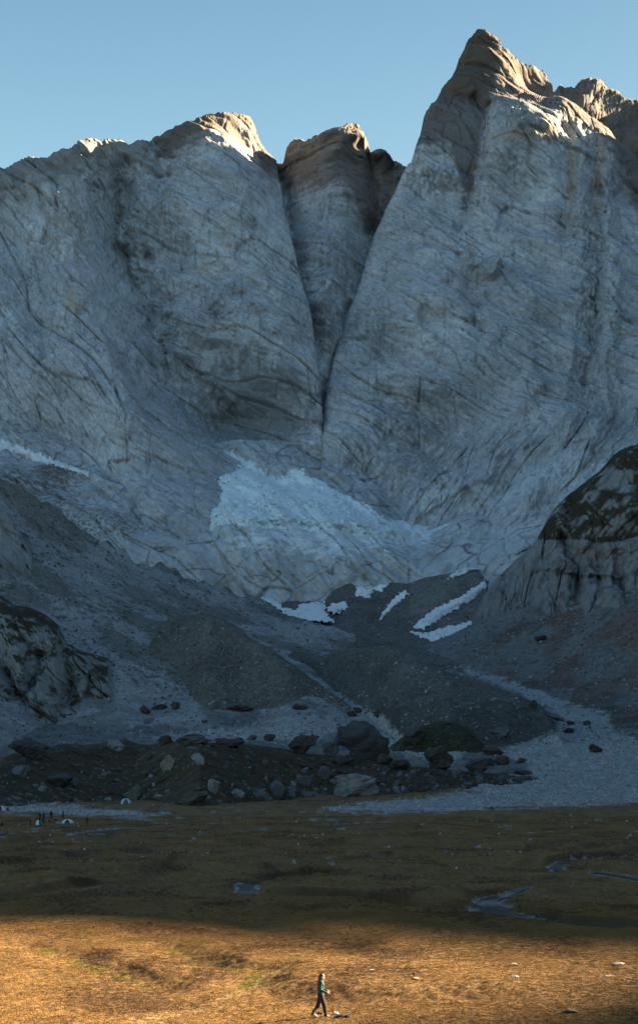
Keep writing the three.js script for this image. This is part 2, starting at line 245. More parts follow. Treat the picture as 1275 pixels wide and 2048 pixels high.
const topMid = jagged(40, [[520, 330], [555, 326], [566, 321], [572, 300], [580, 285], [590, 278], [600, 279], [607, 281], [618, 276], [632, 270], [647, 260], [650, 262], [676, 249], [690, 240], [703, 234], [712, 235], [717, 239], [724, 252], [732, 266], [737, 284], [740, 298], [744, 294], [759, 291], [773, 295], [780, 308], [789, 323], [798, 325], [804, 330], [812, 334], [840, 350]]);
const distMid = plate([[520, 330, 2390], [566, 321, 2340], [600, 279, 2320], [703, 234, 2300], [708, 262, 2282], [734, 286, 2370], [728, 320, 2330], [737, 345, 2345], [745, 297, 2322], [768, 300, 2330], [785, 322, 2390], [810, 334, 2350], [840, 420, 2360], [560, 420, 2340], [640, 380, 2255], [700, 370, 2262], [640, 470, 2180], [760, 420, 2300], [735, 480, 2260], [590, 500, 2195], [650, 600, 2092], [600, 640, 2100], [700, 600, 2150], [640, 680, 2050], [690, 680, 2070], [640, 780, 1985], [640, 880, 1930], [640, 960, 1870], [600, 960, 1880], [690, 860, 1990]]);
const creaseMid = creases([
  [[[739, 290], [746, 360], [752, 430], [745, 470]], 34, 16, 22, 1.2, 0.1],
  [[[560, 330], [575, 420], [592, 520], [612, 620], [632, 680], [650, 720]], 16, 26, 16, 1.1, 0.1],
  [[[718, 240], [728, 300], [740, 380]], -16, 30, 14, 1.1, 0.2], [[[775, 297], [790, 340], [792, 400]], -14, 18, 14, 1.1, 0.2],
  [[[670, 520], [648, 590], [640, 660]], -20, 30, 36, 1.1, 0.2], [[[690, 560], [700, 640], [690, 680]], 22, 12, 20, 1.1, 0.2],
  [[[700, 600], [680, 680], [662, 740], [648, 820], [636, 950]], 26, 22, 22, 1.0, 0.08],
]);
const topMain = jagged(80, [[622, 985], [632, 950], [638, 900], [646, 830], [656, 770], [668, 710], [682, 660], [700, 612], [716, 570], [733, 515], [748, 465], [768, 420], [790, 375], [800, 355], [812, 328], [822, 318], [834, 285], [840, 270], [846, 240], [860, 215], [872, 203], [882, 182], [900, 160], [912, 135], [924, 112], [930, 96], [940, 85], [952, 78], [964, 76], [975, 79], [990, 85], [1001, 97], [1012, 101], [1030, 116], [1053, 130], [1066, 144], [1081, 157], [1092, 176], [1108, 190], [1135, 205], [1163, 220], [1190, 238], [1213, 252], [1232, 270], [1250, 300], [1275, 340], [1330, 300], [1420, 170], [1500, 120], [1750, 110]]);  // unseen crest past the right edge raised to keep sun off the shoulder
const edgeMain = []; for (let u = 622; u <= 1750; u += 4) edgeMain.push([u, topMain(u)]);
const distMain = plate([[622, 985, 1880], [640, 900, 1915], [668, 720, 2030], [700, 612, 2090], [733, 515, 2145], [768, 420, 2185], [812, 328, 2215], [850, 240, 2240], [910, 140, 2255], [964, 76, 2262], [1053, 130, 2275], [1108, 190, 2260], [1200, 245, 2250], [1275, 340, 2215], [1500, 160, 2230], [1750, 150, 2150],
  [985, 190, 2195], [1000, 150, 2240], [1050, 168, 2300], [1092, 186, 2350], [1020, 205, 2172], [1060, 216, 2170], [1105, 222, 2188], [950, 390, 2120], [880, 330, 2185], [870, 460, 2105], [800, 500, 2085], [760, 620, 2025], [700, 750, 1985], [690, 900, 1885], [760, 800, 1952], [850, 620, 1995], [900, 800, 1922], [830, 930, 1895], [760, 960, 1870], [1000, 520, 2052], [1050, 320, 2148], [1130, 250, 2190], [1040, 700, 1935], [1000, 900, 1830], [930, 1000, 1772], [1150, 450, 2062], [1150, 650, 1945], [1130, 850, 1815], [1080, 1000, 1720], [1250, 500, 2040], [1250, 700, 1900], [1250, 900, 1740], [1450, 700, 1850], [1450, 950, 1640], [1700, 800, 1700], [1000, 1080, 1680], [850, 1040, 1790]]);
const creaseMain = creases([
  [[[985, 188], [972, 240], [962, 300], [950, 370], [930, 420], [910, 470]], 40, 16, 150, 1.0, 0.12],
    [[[930, 480], [940, 520], [980, 540], [1010, 510]], -24, 34, 20, 1.1, 0.15],
  [[[800, 360], [840, 340], [880, 360], [925, 400]], 14, 20, 60, 1.0, 0.2],
  [[[1120, 230], [1132, 320], [1140, 420], [1130, 520]], 22, 26, 40, 1.1, 0.15],
  [[[1160, 250], [1185, 360], [1200, 470], [1195, 600], [1170, 760], [1150, 900]], 26, 18, 34, 1.1, 0.12],
  [[[1215, 270], [1215, 400], [1225, 560], [1215, 720], [1225, 850]], -20, 26, 30, 1.1, 0.15],
  [[[1010, 300], [1060, 420], [1080, 520], [1050, 600]], 18, 60, 60, 1.0, 0.25],
  [[[720, 620], [790, 650], [850, 690], [940, 670], [1000, 650]], 8, 16, 50, 1.0, 0.2],
  [[[740, 790], [800, 770], [850, 810], [900, 880], [890, 960]], 14, 24, 60, 1.0, 0.15],
  [[[780, 900], [840, 890], [880, 920], [892, 975], [860, 972]], 15, 20, 40, 1.0, 0.15],
  [[[690, 900], [750, 960], [790, 1020]], 18, 26, 26, 1.1, 0.2],
  [[[1180, 850], [1080, 930], [980, 1000], [900, 1040]], 16, 14, 34, 1.1, 0.15], [[[1100, 820], [1040, 900], [960, 960], [880, 1000]], -12, 14, 26, 1.1, 0.15],
  [[[1230, 880], [1120, 980], [1020, 1060]], 14, 12, 28, 1.1, 0.15], [[[1090, 380], [1030, 400], [990, 425]], 9, 6, 22, 1.0, 0.2],
  [[[905, 470], [935, 560], [960, 640], [940, 740]], 16, 20, 34, 1.1, 0.2], [[[790, 470], [770, 560], [740, 680], [735, 760]], 12, 16, 40, 1.1, 0.2],
  [[[1050, 560], [1060, 700], [1040, 850]], -16, 50, 60, 1.1, 0.2],
]);
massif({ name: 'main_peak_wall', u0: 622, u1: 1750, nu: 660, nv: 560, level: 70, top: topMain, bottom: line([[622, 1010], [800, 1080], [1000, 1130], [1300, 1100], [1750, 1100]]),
  dist: (u, v) => { const wu = u + 9 * n2(u / 45 + 9, v / 60) + 3 * n2(u / 14, v / 18), wv = v + 9 * n2(u / 45 + 70, v / 60); return distMain(u, v) + creaseMain(wu, wv); },
  edge: edgeMain, round: 12, roundDepth: 14, back: 420, backDrop: 0.75,
  relief: (x, y, z, u, v) => twoLeans((x, y, z, l) => rockRelief(x, y, z, l, 0.70), -0.75, 0.85, smooth(800, 900, v + (u - 1000) * 0.25), x, y, z),
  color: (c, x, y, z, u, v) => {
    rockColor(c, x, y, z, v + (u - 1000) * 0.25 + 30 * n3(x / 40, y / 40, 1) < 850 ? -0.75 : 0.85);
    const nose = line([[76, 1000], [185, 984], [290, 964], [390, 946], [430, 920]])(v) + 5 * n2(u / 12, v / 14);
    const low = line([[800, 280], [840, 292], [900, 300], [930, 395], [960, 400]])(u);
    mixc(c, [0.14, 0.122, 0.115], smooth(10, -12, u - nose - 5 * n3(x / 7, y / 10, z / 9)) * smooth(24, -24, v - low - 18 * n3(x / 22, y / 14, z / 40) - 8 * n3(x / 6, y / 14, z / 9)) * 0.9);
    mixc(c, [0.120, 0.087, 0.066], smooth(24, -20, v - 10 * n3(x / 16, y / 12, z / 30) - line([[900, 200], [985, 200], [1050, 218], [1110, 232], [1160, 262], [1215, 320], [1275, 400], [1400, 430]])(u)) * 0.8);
    stain(c, [0.20, 0.195, 0.195], blob(u, v, 870, 360, 70, 34) * 0.9, x, y, z, 14, 6);
    stain(c, [0.24, 0.225, 0.215], blob(u, v, 1060, 245, 95, 55) * 0.9, x, y, z, 9, 21);
    stain(c, [0.44, 0.345, 0.27], blob(u, v, 1020, 275, 60, 16) * 1.0, x, y, z, 8, 31); stain(c, [0.36, 0.25, 0.185], blob(u, v, 1085, 280, 50, 24) * 0.9, x, y, z, 7, 32);
    stain(c, [0.41, 0.33, 0.265], blob(u, v, 1138, 370, 17, 110) * 1.0, x, y, z, 6, 33); stain(c, [0.43, 0.345, 0.275], blob(u, v, 1190, 400, 18, 80) * 0.95, x, y, z, 6, 34);
    stain(c, [0.40, 0.31, 0.23], blob(u, v, 940, 500, 16, 34) * 0.8, x, y, z, 6, 35); stain(c, [0.33, 0.285, 0.25], blob(u, v, 822, 490, 12, 26) * 0.8, x, y, z, 6, 36);
    stain(c, [0.22, 0.215, 0.215], blob(u, v, 1180, 600, 40, 330) * 0.55, x, y, z, 9, 37);
    stain(c, [0.25, 0.245, 0.245], blob(u, v, 820, 880, 150, 130) * 0.7, x, y, z, 18, 38);
  } });

massif({ name: 'middle_pinnacles', u0: 520, u1: 840, nu: 200, nv: 340, top: topMid, bottom: line([[520, 980], [840, 980]]),
  dist: (u, v) => { let d = distMid(u, v) + creaseMid(u + 5 * n2(u / 30, v / 40), v); const l = v - topLeft(u), r = v - topMain(Math.max(u, 622)); if (l > 0 && u < 650) d = Math.max(d, distLeft(u, v) + 20 + Math.min(l, 60)); if (r > 0 && u > 622) d = Math.max(d, distMain(u, v) + 20 + Math.min(r, 60)); return d; }, round: 3, roundDepth: 3, back: 320, backDrop: 0.9,
  relief: (x, y, z, u, v) => twoLeans((x, y, z, l) => rockRelief(x * 1.5, y * 1.5, z * 1.5, l, 0.55), 0.12, -0.5, smooth(380, 470, v), x, y, z),
  color: (c, x, y, z, u, v) => {
    rockColor(c, x, y, z, v < 450 ? 0.12 : -0.5);
    const edge = line([[520, 330], [560, 372], [640, 372], [690, 385], [720, 430], [745, 478], [770, 480], [840, 440]])(u) + 16 * n3(x / 26, y / 16, z / 40) + 9 * n3(x / 7, y / 12, z / 9);
    mixc(c, BROWN, smooth(26, -26, v - edge) * 0.85); mixc(c, [0.30, 0.285, 0.27], smooth(26, -26, v - edge) * 0.6 * smooth(0.25, 0.7, n3(x / 60, y / 5 + x / 40, z / 60)));
    stain(c, [0.22, 0.22, 0.22], blob(u, v, 640, 560, 110, 130) * 0.55, x, y, z, 14, 3);
  } });

// rear summit on the right and the ridge that runs on from it beyond the picture
const topRear = jagged(120, [[1060, 230], [1105, 192], [1112, 182], [1125, 188], [1138, 184], [1150, 174], [1160, 166], [1175, 160], [1186, 163], [1203, 169], [1220, 178], [1238, 189], [1250, 198], [1262, 200], [1275, 203], [1330, 195], [1480, 160], [1700, 150], [2100, 200], [2600, 300]]);
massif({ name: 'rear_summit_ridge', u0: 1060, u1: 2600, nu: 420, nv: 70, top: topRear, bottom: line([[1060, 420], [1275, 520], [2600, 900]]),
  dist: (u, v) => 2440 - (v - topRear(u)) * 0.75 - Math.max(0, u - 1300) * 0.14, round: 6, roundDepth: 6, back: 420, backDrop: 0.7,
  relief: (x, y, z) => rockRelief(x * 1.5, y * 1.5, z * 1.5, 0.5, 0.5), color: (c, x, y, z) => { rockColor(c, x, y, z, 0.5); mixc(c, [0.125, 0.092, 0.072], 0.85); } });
// ---------------------------------------------------------------- the cirque below the face
const distStep = plate([[-300, 860, 1860], [0, 860, 1850], [200, 930, 1800], [0, 960, 1640], [200, 1040, 1600], [100, 1000, 1640], [400, 950, 1820], [450, 905, 1880], [500, 930, 1850], [640, 950, 1880], [420, 1040, 1680], [560, 1000, 1740], [700, 1010, 1740], [850, 1045, 1800], [900, 1040, 1800], [760, 1070, 1660], [500, 1075, 1625], [620, 1090, 1610], [450, 1180, 1565], [600, 1180, 1562], [600, 1240, 1520], [400, 1140, 1580], [300, 1100, 1595], [800, 1130, 1595], [800, 1200, 1545], [950, 1100, 1620], [1000, 1180, 1500], [900, 1260, 1480], [700, 1270, 1495], [1100, 1050, 1640], [1100, 1200, 1450], [1300, 1050, 1600], [300, 1220, 1500], [0, 1150, 1440]]);
const creaseStep = creases([
  [[[480, 1060], [520, 1130], [560, 1200]], 20, 18, 30, 1.1, 0.15], [[[560, 1090], [620, 1130], [700, 1165], [760, 1150]], 24, 10, 40, 1.0, 0.15],
  [[[740, 1110], [790, 1140], [830, 1160]], 18, 10, 24, 1.0, 0.15], [[[842, 1060], [842, 1110], [838, 1160]], 16, 12, 12, 1.1, 0.1], [[[300, 1060], [360, 1110], [400, 1160]], 18, 14, 30, 1.0, 0.15],
  [[[430, 1130], [450, 1190]], 14, 10, 20, 1.0, 0.2], [[[0, 905], [90, 930], [170, 960], [260, 1020], [330, 1080]], 24, 10, 44, 1.0, 0.1], [[[60, 960], [180, 1040], [300, 1120]], 18, 10, 30, 1.0, 0.1]]);
const stepDist = (u, v) => distStep(u, v) + 0.4 * creaseStep(u + 6 * n2(u / 30, v / 30), v + 5 * n2(u / 30 + 40, v / 30));
const stepRelief = (x, y, z, u, v) => 0.62 * (u < 600 ? twoLeans((x, y, z, l) => rockRelief(x * 1.7, y * 1.7, z * 1.7, l), -0.75, -1.05, smooth(380, 460, u), x, y, z) : twoLeans((x, y, z, l) => rockRelief(x * 1.7, y * 1.7, z * 1.7, l), -1.05, 0.75, smooth(800, 880, u), x, y, z));
massif({ name: 'rock_step', u0: -300, u1: 1350, nu: 540, nv: 250, top: line([[-300, 850], [0, 850], [300, 880], [640, 890], [1350, 960]]), bottom: line([[-300, 1260], [1350, 1290]]),
  dist: stepDist,
  relief: stepRelief,
  color: (c, x, y, z, u, v) => { rockColor(c, x, y, z, u < 420 ? -0.75 : u > 850 ? 0.75 : -1.05); mixc(c, PALE, 0.45 * smooth(1020, 1060, v)); { const k = Math.abs(facet(x / 34 + y / 60, y / 22 - x / 80, z / 160)); mixc(c, [0.09, 0.09, 0.1], 0.75 * smooth(0.06, 0, k)); mixc(c, [0.74, 0.80, 0.83], 0.85 * smooth(0.12, 0.3, blob(u, v, 650, 1085, 260, 46) * 0.55 + 0.5 * fbm(x / 18, y / 7, z / 18, 4) - 0.18)); mixc(c, [0.36, 0.30, 0.25], 0.6 * smooth(0.25, 0.6, fbm(x / 50 + 5, y / 40, z / 60, 3))); }
    stain(c, [0.16, 0.105, 0.085], blob(u, v, 105, 940, 60, 26) * 0.9, x, y, z, 10, 41); stain(c, [0.15, 0.125, 0.105], blob(u, v, 40, 985, 150, 60) * 0.75, x, y, z, 14, 42); stain(c, [0.12, 0.12, 0.075], blob(u, v, 200, 1055, 130, 40) * 0.6, x, y, z, 9, 43); } });

// ice and snow lie on the rock step as sheets with their own thickness
const ICE = MAT({ vertexColors: true, side: THREE.DoubleSide, roughness: 0.65 });
function sheetOn(name, poly, distUnder, thick, { nu = 120, nv = 90, ragged = 6, rough = 0.6, color, mat = ICE, rise = 26, cellAmp = 0, under = stepRelief } = {}) {
  const e = edgeOf(poly), [x0, x1, y0, y1] = e.box, m = ragged + 3;
  const sd = (u, v) => e(u, v) + ragged * fbm2(u / (ragged * 3.2) + 5, v / (ragged * 2.0), 3);
  return massif({ name, u0: x0 - m, u1: x1 + m, nu, nv, top: () => y0 - m, bottom: () => y1 + m,
    dist: (u, v) => { const s = sd(u, v); const T = typeof thick === 'function' ? thick(u, v) : thick; return distUnder(u, v) + (s > 0 ? -T * smooth(0, rise, s) : 4); },
    keep: (u, v) => sd(u, v) > -2.5,
    relief: (x, y, z, u, v) => { const e = sd(u, v), k = smooth(0, 12, e); let h = k * rough * fbm(x / 22, y / 22, z / 22, 4) + under(x, y, z, u, v) * lerp(1, 0.65, smooth(6, 30, e)); if (cellAmp) { h -= k * 5 * smooth(0.10, 0, Math.abs(facet(x / 34, y / 11, z / 40))) * smooth(-0.3, 0.2, n3(x / 60, y / 40, z / 60)); const q = cells(x / 11, y / 6, z / 9); h += k * cellAmp(u, v) * (2.0 * q[0] - 1.4 * smooth(0.12, 0, q[1])); } return h; },
    color, mat });
}
const snowColor = (c, x, y, z) => { const g = 0.86 + 0.06 * n3(x / 6, y / 6, z / 6) - 0.30 * smooth(0.1, 0.7, fbm(x / 14, y / 14, z / 14, 4)); c[0] = g; c[1] = g * 1.0; c[2] = g * 1.0; };
sheetOn('glacier', [[440, 897], [462, 900], [490, 914], [515, 930], [540, 946], [560, 952], [585, 945], [610, 944], [608, 958], [640, 965], [680, 985], [710, 1002], [745, 1018], [768, 1038], [800, 1036], [850, 1034], [880, 1034], [872, 1044], [905, 1055], [870, 1066], [850, 1092], [800, 1082], [750, 1088], [720, 1084], [690, 1074], [640, 1068], [600, 1064], [545, 1064], [500, 1066], [470, 1058], [430, 1062], [405, 1066], [425, 1042], [410, 1030], [412, 1010], [430, 1002], [415, 968], [418, 956], [450, 952], [470, 938], [455, 918]],
  stepDist, (u, v) => (13 + 6 * smooth(960, 1000, v)) * smooth(1090, 1040, v) + 4 + 12 * smooth(1075, 1035, v) * smooth(900, 1010, v) * smooth(420, 520, u) * smooth(800, 690, u), { nu: 300, nv: 140, ragged: 6, rough: 1.6, rise: 30,
  cellAmp: (u, v) => 0.06 + 1.6 * smooth(0, 12, v - line([[400, 1012], [480, 990], [560, 985], [640, 992], [700, 1015], [760, 1045], [900, 1050]])(u)),
  color: (c, x, y, z, u, v) => { const g = 0.92 + 0.06 * n3(x / 5, y / 5, z / 5); c[0] = g * 0.90; c[1] = g * 0.99; c[2] = g * 1.02;
    const s = v - line([[400, 1012], [480, 990], [560, 985], [640, 992], [700, 1015], [760, 1045], [900, 1050]])(u);
    mixc(c, [0.52, 0.49, 0.44], smooth(0.15, 0.6, fbm(x / 14, y / 5, z / 14, 3) + 0.25 * smooth(0, 10, s)) * 0.35); mixc(c, [0.40, 0.60, 0.66], smooth(0.25, 0.7, n3(x / 26 + 7, y / 18, z / 26)) * 0.1); } });
const snows = [
  ['snow_field', [[-60, 868], [0, 878], [40, 890], [90, 908], [140, 928], [180, 946], [176, 953], [130, 935], [80, 918], [30, 898], [-60, 893]], 6],
  ['snow_patch', [[524, 1196], [545, 1200], [566, 1214], [590, 1222], [600, 1210], [625, 1204], [648, 1205], [650, 1225], [668, 1243], [640, 1242], [600, 1236], [575, 1232], [550, 1212]], 7],
  ['snow_patch', [[712, 1176], [740, 1172], [772, 1170], [765, 1182], [742, 1180], [738, 1196], [712, 1190]], 5],
  ['snow_patch', [[655, 1222], [668, 1205], [690, 1204], [694, 1214], [672, 1226]], 4],
  ['snow_patch', [[810, 1178], [815, 1188], [790, 1210], [765, 1234], [754, 1246], [765, 1224], [785, 1198]], 4],
  ['snow_patch', [[970, 1142], [952, 1137], [920, 1150], [892, 1158], [900, 1150], [935, 1136], [965, 1138]], 3],
  ['snow_patch', [[966, 1160], [972, 1172], [945, 1198], [915, 1216], [880, 1236], [845, 1258], [826, 1254], [858, 1224], [890, 1206], [925, 1190]], 8],
  ['snow_patch', [[815, 1262], [850, 1266], [890, 1254], [930, 1246], [960, 1236], [925, 1266], [898, 1286], [868, 1284], [840, 1274]], 8]];

// scree and moraine: loose stones at their angle of rest
function screeRelief(x, y, z, a = 1) { const q = cells(x / 7, y / 7, z / 7); return a * (6 * fbm(x / 120, y / 120, z / 120, 3) + 1.6 * fbm(x / 18, y / 18, z / 18, 3) + 0.5 * q[0]); }
function screeColor(c, x, y, z, base) {
  const m = fbm(x / 70, y / 40, z / 70, 4), q = cells(x / 2.3, y / 2.3, z / 2.3), g = 1 + 0.28 * m + 0.55 * (q[2] - 0.5) + 0.15 * n3(x / 1.9, y / 1.9, z / 1.9);
  c[0] = base[0] * g; c[1] = base[1] * g; c[2] = base[2] * g; 
}
const stony = (c, x, y, z, u, v) => { const t = smooth(-3, 4, gravelAt(u, v) + 6 * n3(x / 16, y / 16, z / 16) + 4 * n3(x / 4, y / 4, z / 4)); if (t > 0) { const g = 0.8 + 0.5 * cells(x / 1.6, y / 1.6, z / 1.6)[2]; mixc(c, [0.31 * g, 0.313 * g, 0.315 * g], t); } };
const SCREE = [0.185, 0.180, 0.172], SCREEDARK = [0.115, 0.108, 0.100], SCREERED = [0.145, 0.115, 0.105];
const distUpper = plate([[500, 1180, 1560], [700, 1180, 1520], [640, 1200, 1490], [660, 1160, 1530], [850, 1150, 1500], [950, 1130, 1520], [1000, 1180, 1480], [850, 1230, 1400], [700, 1240, 1400], [600, 1230, 1420], [500, 1210, 1440], [900, 1270, 1330], [700, 1290, 1250], [500, 1280, 1260], [1100, 1250, 1360], [600, 1340, 1120], [900, 1330, 1150], [1000, 1300, 1240]]);
const topUpper = line([[430, 1200], [500, 1196], [560, 1222], [600, 1226], [640, 1212], [665, 1180], [700, 1166], [735, 1186], [780, 1166], [815, 1168], [850, 1155], [900, 1146], [955, 1140], [975, 1165], [960, 1220], [1000, 1230], [1060, 1235]]);
const upperFolds = creases([[[[690, 1175], [720, 1220], [740, 1250]], -16, 50, 60, 1.2, 0.2], [[[930, 1150], [880, 1200], [830, 1250]], -18, 70, 40, 1.2, 0.2], [[[760, 1190], [770, 1250]], 12, 40, 30, 1.2, 0.2]]), upperDist = (u, v) => distUpper(u, v) + upperFolds(u, v);
const upperM = massif({ name: 'upper_moraine', u0: 430, u1: 1060, nu: 330, nv: 120, top: topUpper, bottom: () => 1350, dist: upperDist, round: 8, roundDepth: 8, back: 80, backDrop: 0.8,
  relief: (x, y, z) => screeRelief(x, y, z, 0.8), color: (c, x, y, z, u, v) => screeColor(c, x, y, z, n3(x / 30, y / 20, z / 30) * 20 + (u - 850) * 0.3 + (1245 - v) > 0 && u > 820 ? [0.17, 0.16, 0.145] : [0.127, 0.12, 0.11]) });

const distScreeL = plate([[-300, 900, 1150], [0, 960, 1300], [100, 1010, 1340], [200, 1070, 1370], [300, 1130, 1390], [400, 1165, 1420], [500, 1195, 1450], [600, 1250, 1330], [0, 1150, 1120], [100, 1150, 1180], [200, 1220, 1130], [300, 1250, 1130], [400, 1220, 1280], [500, 1300, 1130], [600, 1350, 1030], [700, 1420, dOf(1420) + 4], [250, 1350, 960], [350, 1350, 990], [100, 1450, dOf(1450) + 3], [300, 1440, dOf(1440) + 3], [500, 1430, dOf(1430) + 3], [0, 1500, dOf(1500) + 3], [300, 1500, dOf(1500) + 3], [600, 1490, dOf(1490) + 3], [-300, 1200, 950], [-300, 1480, 740], [0, 1300, 960], [150, 1000, 1380]]);
const ledgy = (pts) => { const f = line(pts); return (u) => f(u) + 9 * n2(u / 40, 2) + 2.5 * facet(u / 21, 1.5, 0.5) + 0.8 * facet(u / 7, 5.5, 0.5); };
const screeFolds = creases([[[[95, 1080], [115, 1170], [125, 1220]], -9, 30, 22, 1.3, 0.2], [[[180, 1180], [260, 1290], [330, 1370]], 8, 30, 30, 1.2, 0.2], [[[330, 1220], [400, 1310], [440, 1380]], 14, 40, 40, 1.2, 0.2]]), screeDist = (u, v) => distScreeL(u, v) + screeFolds(u, v);
const screeL = massif({ name: 'scree_slope', u0: -300, u1: 760, nu: 400, nv: 270, top: ledgy([[-300, 880], [0, 950], [40, 975], [110, 1015], [170, 1060], [230, 1090], [280, 1125], [330, 1135], [400, 1160], [470, 1188], [540, 1205], [580, 1228], [660, 1250], [760, 1300]]), bottom: line([[-300, 1560], [0, 1530], [760, 1500]]),
  dist: screeDist,
  relief: (x, y, z, u, v) => screeRelief(x, y, z, 0.9) + 2.2 * n3((x + y * 0.3) / 14, y / 90, z / 90) * smooth(1430, 1380, v),
  color: (c, x, y, z, u, v) => { const k = smooth(-0.1, 0.35, n3((x * 0.8 - y * 0.6) / 130 + 3, (x * 0.6 + y * 0.8) / 24, z / 150) + 0.35 * n3(x / 16, y / 16, z / 16)); screeColor(c, x, y, z, [lerp(0.29, 0.18, k), lerp(0.288, 0.172, k), lerp(0.285, 0.155, k)]);
    if (v > 1395) mixc(c, [0.20, 0.195, 0.185], 0.5 * smooth(-0.2, 0.3, n3(x / 40, z / 40, 2)));
    const gr = smooth(0.35, 0.65, n3((x - y) / 60 + 20, (x + y) / 12, z / 60) * 0.6 + 0.5 * n3(x / 7, y / 7, z / 7)); mixc(c, [0.05, 0.06, 0.03], gr * 0.7 * smooth(1420, 1370, v)); stony(c, x, y, z, u, v); } });

for (const [name, poly, thick] of snows) { const low = poly[0][1] > 1100; sheetOn(name, poly, (u, v) => Math.min(stepDist(u, v), low && v > topUpper(u) - 6 ? upperDist(u, v) : 1e9, low && u < 760 ? screeDist(u, v) : 1e9) - 3, thick, { nu: 70, nv: 40, ragged: name === 'snow_field' ? 5 : 5, rise: 14, color: snowColor, rough: 0.8, under: low ? (x, y, z) => screeRelief(x, y, z, 0.8) : stepRelief }); }
const topM1 = line([[300, 1290], [322, 1246], [345, 1233], [400, 1228], [440, 1234], [470, 1250], [500, 1275], [545, 1300], [590, 1332], [630, 1362], [670, 1390], [700, 1412]]);
const botM1 = line([[300, 1408], [420, 1428], [560, 1434], [700, 1430]]);
const moraine1 = massif({ name: 'lateral_moraine', u0: 300, u1: 700, nu: 230, nv: 130, top: topM1, bottom: botM1,
  dist: (u, v) => dOf(botM1(u)) + 5 + (botM1(u) - v) * 0.6 + 10 * Math.sin(u / 24), round: 22, roundDepth: 26, back: 130, backDrop: 0.75,
  relief: (x, y, z) => screeRelief(x, y, z, 0.45) + 1.1 * n3((x - y * 0.7) / 7, (y) / 45, z / 45), color: (c, x, y, z) => screeColor(c, x, y, z, [0.142, 0.126, 0.104]) });
const topM2 = line([[545, 1345], [560, 1318], [590, 1300], [640, 1312], [700, 1296], [760, 1292], [800, 1300], [850, 1325], [900, 1345], [950, 1362], [1000, 1378], [1040, 1392], [1080, 1412], [1105, 1440], [1118, 1470], [1130, 1490]]);
const darkLow = (x, y, z, u, v) => smooth(-0.3, 0.3, n3(x / 30, y / 20, z / 30) + (v - 1400) / 30 + Math.min(0, u - 760) / 40);  // moraine colour goes darker lower down and to the right
const botM2 = line([[545, 1350], [600, 1362], [640, 1385], [700, 1415], [740, 1440], [800, 1490], [900, 1500], [1060, 1487], [1130, 1498]]);
const stonyFolds = creases([[[[720, 1430], [790, 1400], [880, 1395], [960, 1400], [1080, 1420]], -14, 30, 60, 1.2, 0.15], [[[640, 1330], [720, 1350], [800, 1380]], 10, 30, 40, 1.2, 0.2]]);
const moraine2 = massif({ name: 'stony_moraine', u0: 545, u1: 1130, nu: 270, nv: 130, top: topM2, bottom: botM2,
  dist: (u, v) => dOf(botM2(u)) + 5 + (botM2(u) - v) * 0.75 + stonyFolds(u, v), round: 16, roundDepth: 20, back: 120, backDrop: 0.7,
  relief: (x, y, z) => screeRelief(x, y, z, 0.5) + 3.2 * fbm(x / 40 + 8, y / 30, z / 40, 4), color: (c, x, y, z, u, v) => { screeColor(c, x, y, z, [lerp(0.115, 0.085, darkLow(x, y, z, u, v)), lerp(0.108, 0.08, darkLow(x, y, z, u, v)), lerp(0.098, 0.072, darkLow(x, y, z, u, v))]); stony(c, x, y, z, u, v); } });
const distScreeR = plate([[840, 1290, 1260], [960, 1260, 1240], [1050, 1240, 1220], [1130, 1262, 1150], [1200, 1255, 1110], [1275, 1240, 1075], [1500, 1100, 1150], [900, 1320, dOf(1320)], [1000, 1360, dOf(1360) - 2], [1100, 1395, dOf(1395) - 4], [1200, 1430, dOf(1430) - 4], [1275, 1460, dOf(1460) - 6], [1500, 1500, dOf(1500) - 20], [1100, 1300, 1130], [1200, 1340, 1040], [1275, 1350, 1000], [1000, 1400, dOf(1400) + 6], [1150, 1470, dOf(1470) + 8], [1275, 1500, dOf(1500) + 4], [1500, 1300, 960]]);
const screeR = massif({ name: 'scree_slope', u0: 820, u1: 1650, nu: 330, nv: 160, top: line([[820, 1300], [900, 1270], [960, 1240], [1050, 1215], [1275, 1180], [1650, 1000]]), bottom: line([[820, 1350], [1000, 1400], [1120, 1440], [1200, 1450], [1275, 1480], [1650, 1580]]),
  dist: distScreeR, relief: (x, y, z) => screeRelief(x, y, z, 0.8) + 1.5 * n3((x + y) / 60, (x - y) / 10, z / 60),
  color: (c, x, y, z, u, v) => { const k = smooth(-0.2, 0.3, n3((x + y) / 120, (x - y) / 30, z / 120) + (u - 1130) / 400); screeColor(c, x, y, z, [lerp(0.155, SCREERED[0], k), lerp(0.150, SCREERED[1] * 0.9, k), lerp(0.145, SCREERED[2] * 0.85, k)]); mixc(c, [0.055, 0.05, 0.032], 0.5 * smooth(0.25, 0.6, fbm(x / 26, y / 26, z / 26, 3) + smooth(1330, 1440, v) * 0.35)); stony(c, x, y, z, u, v); } });

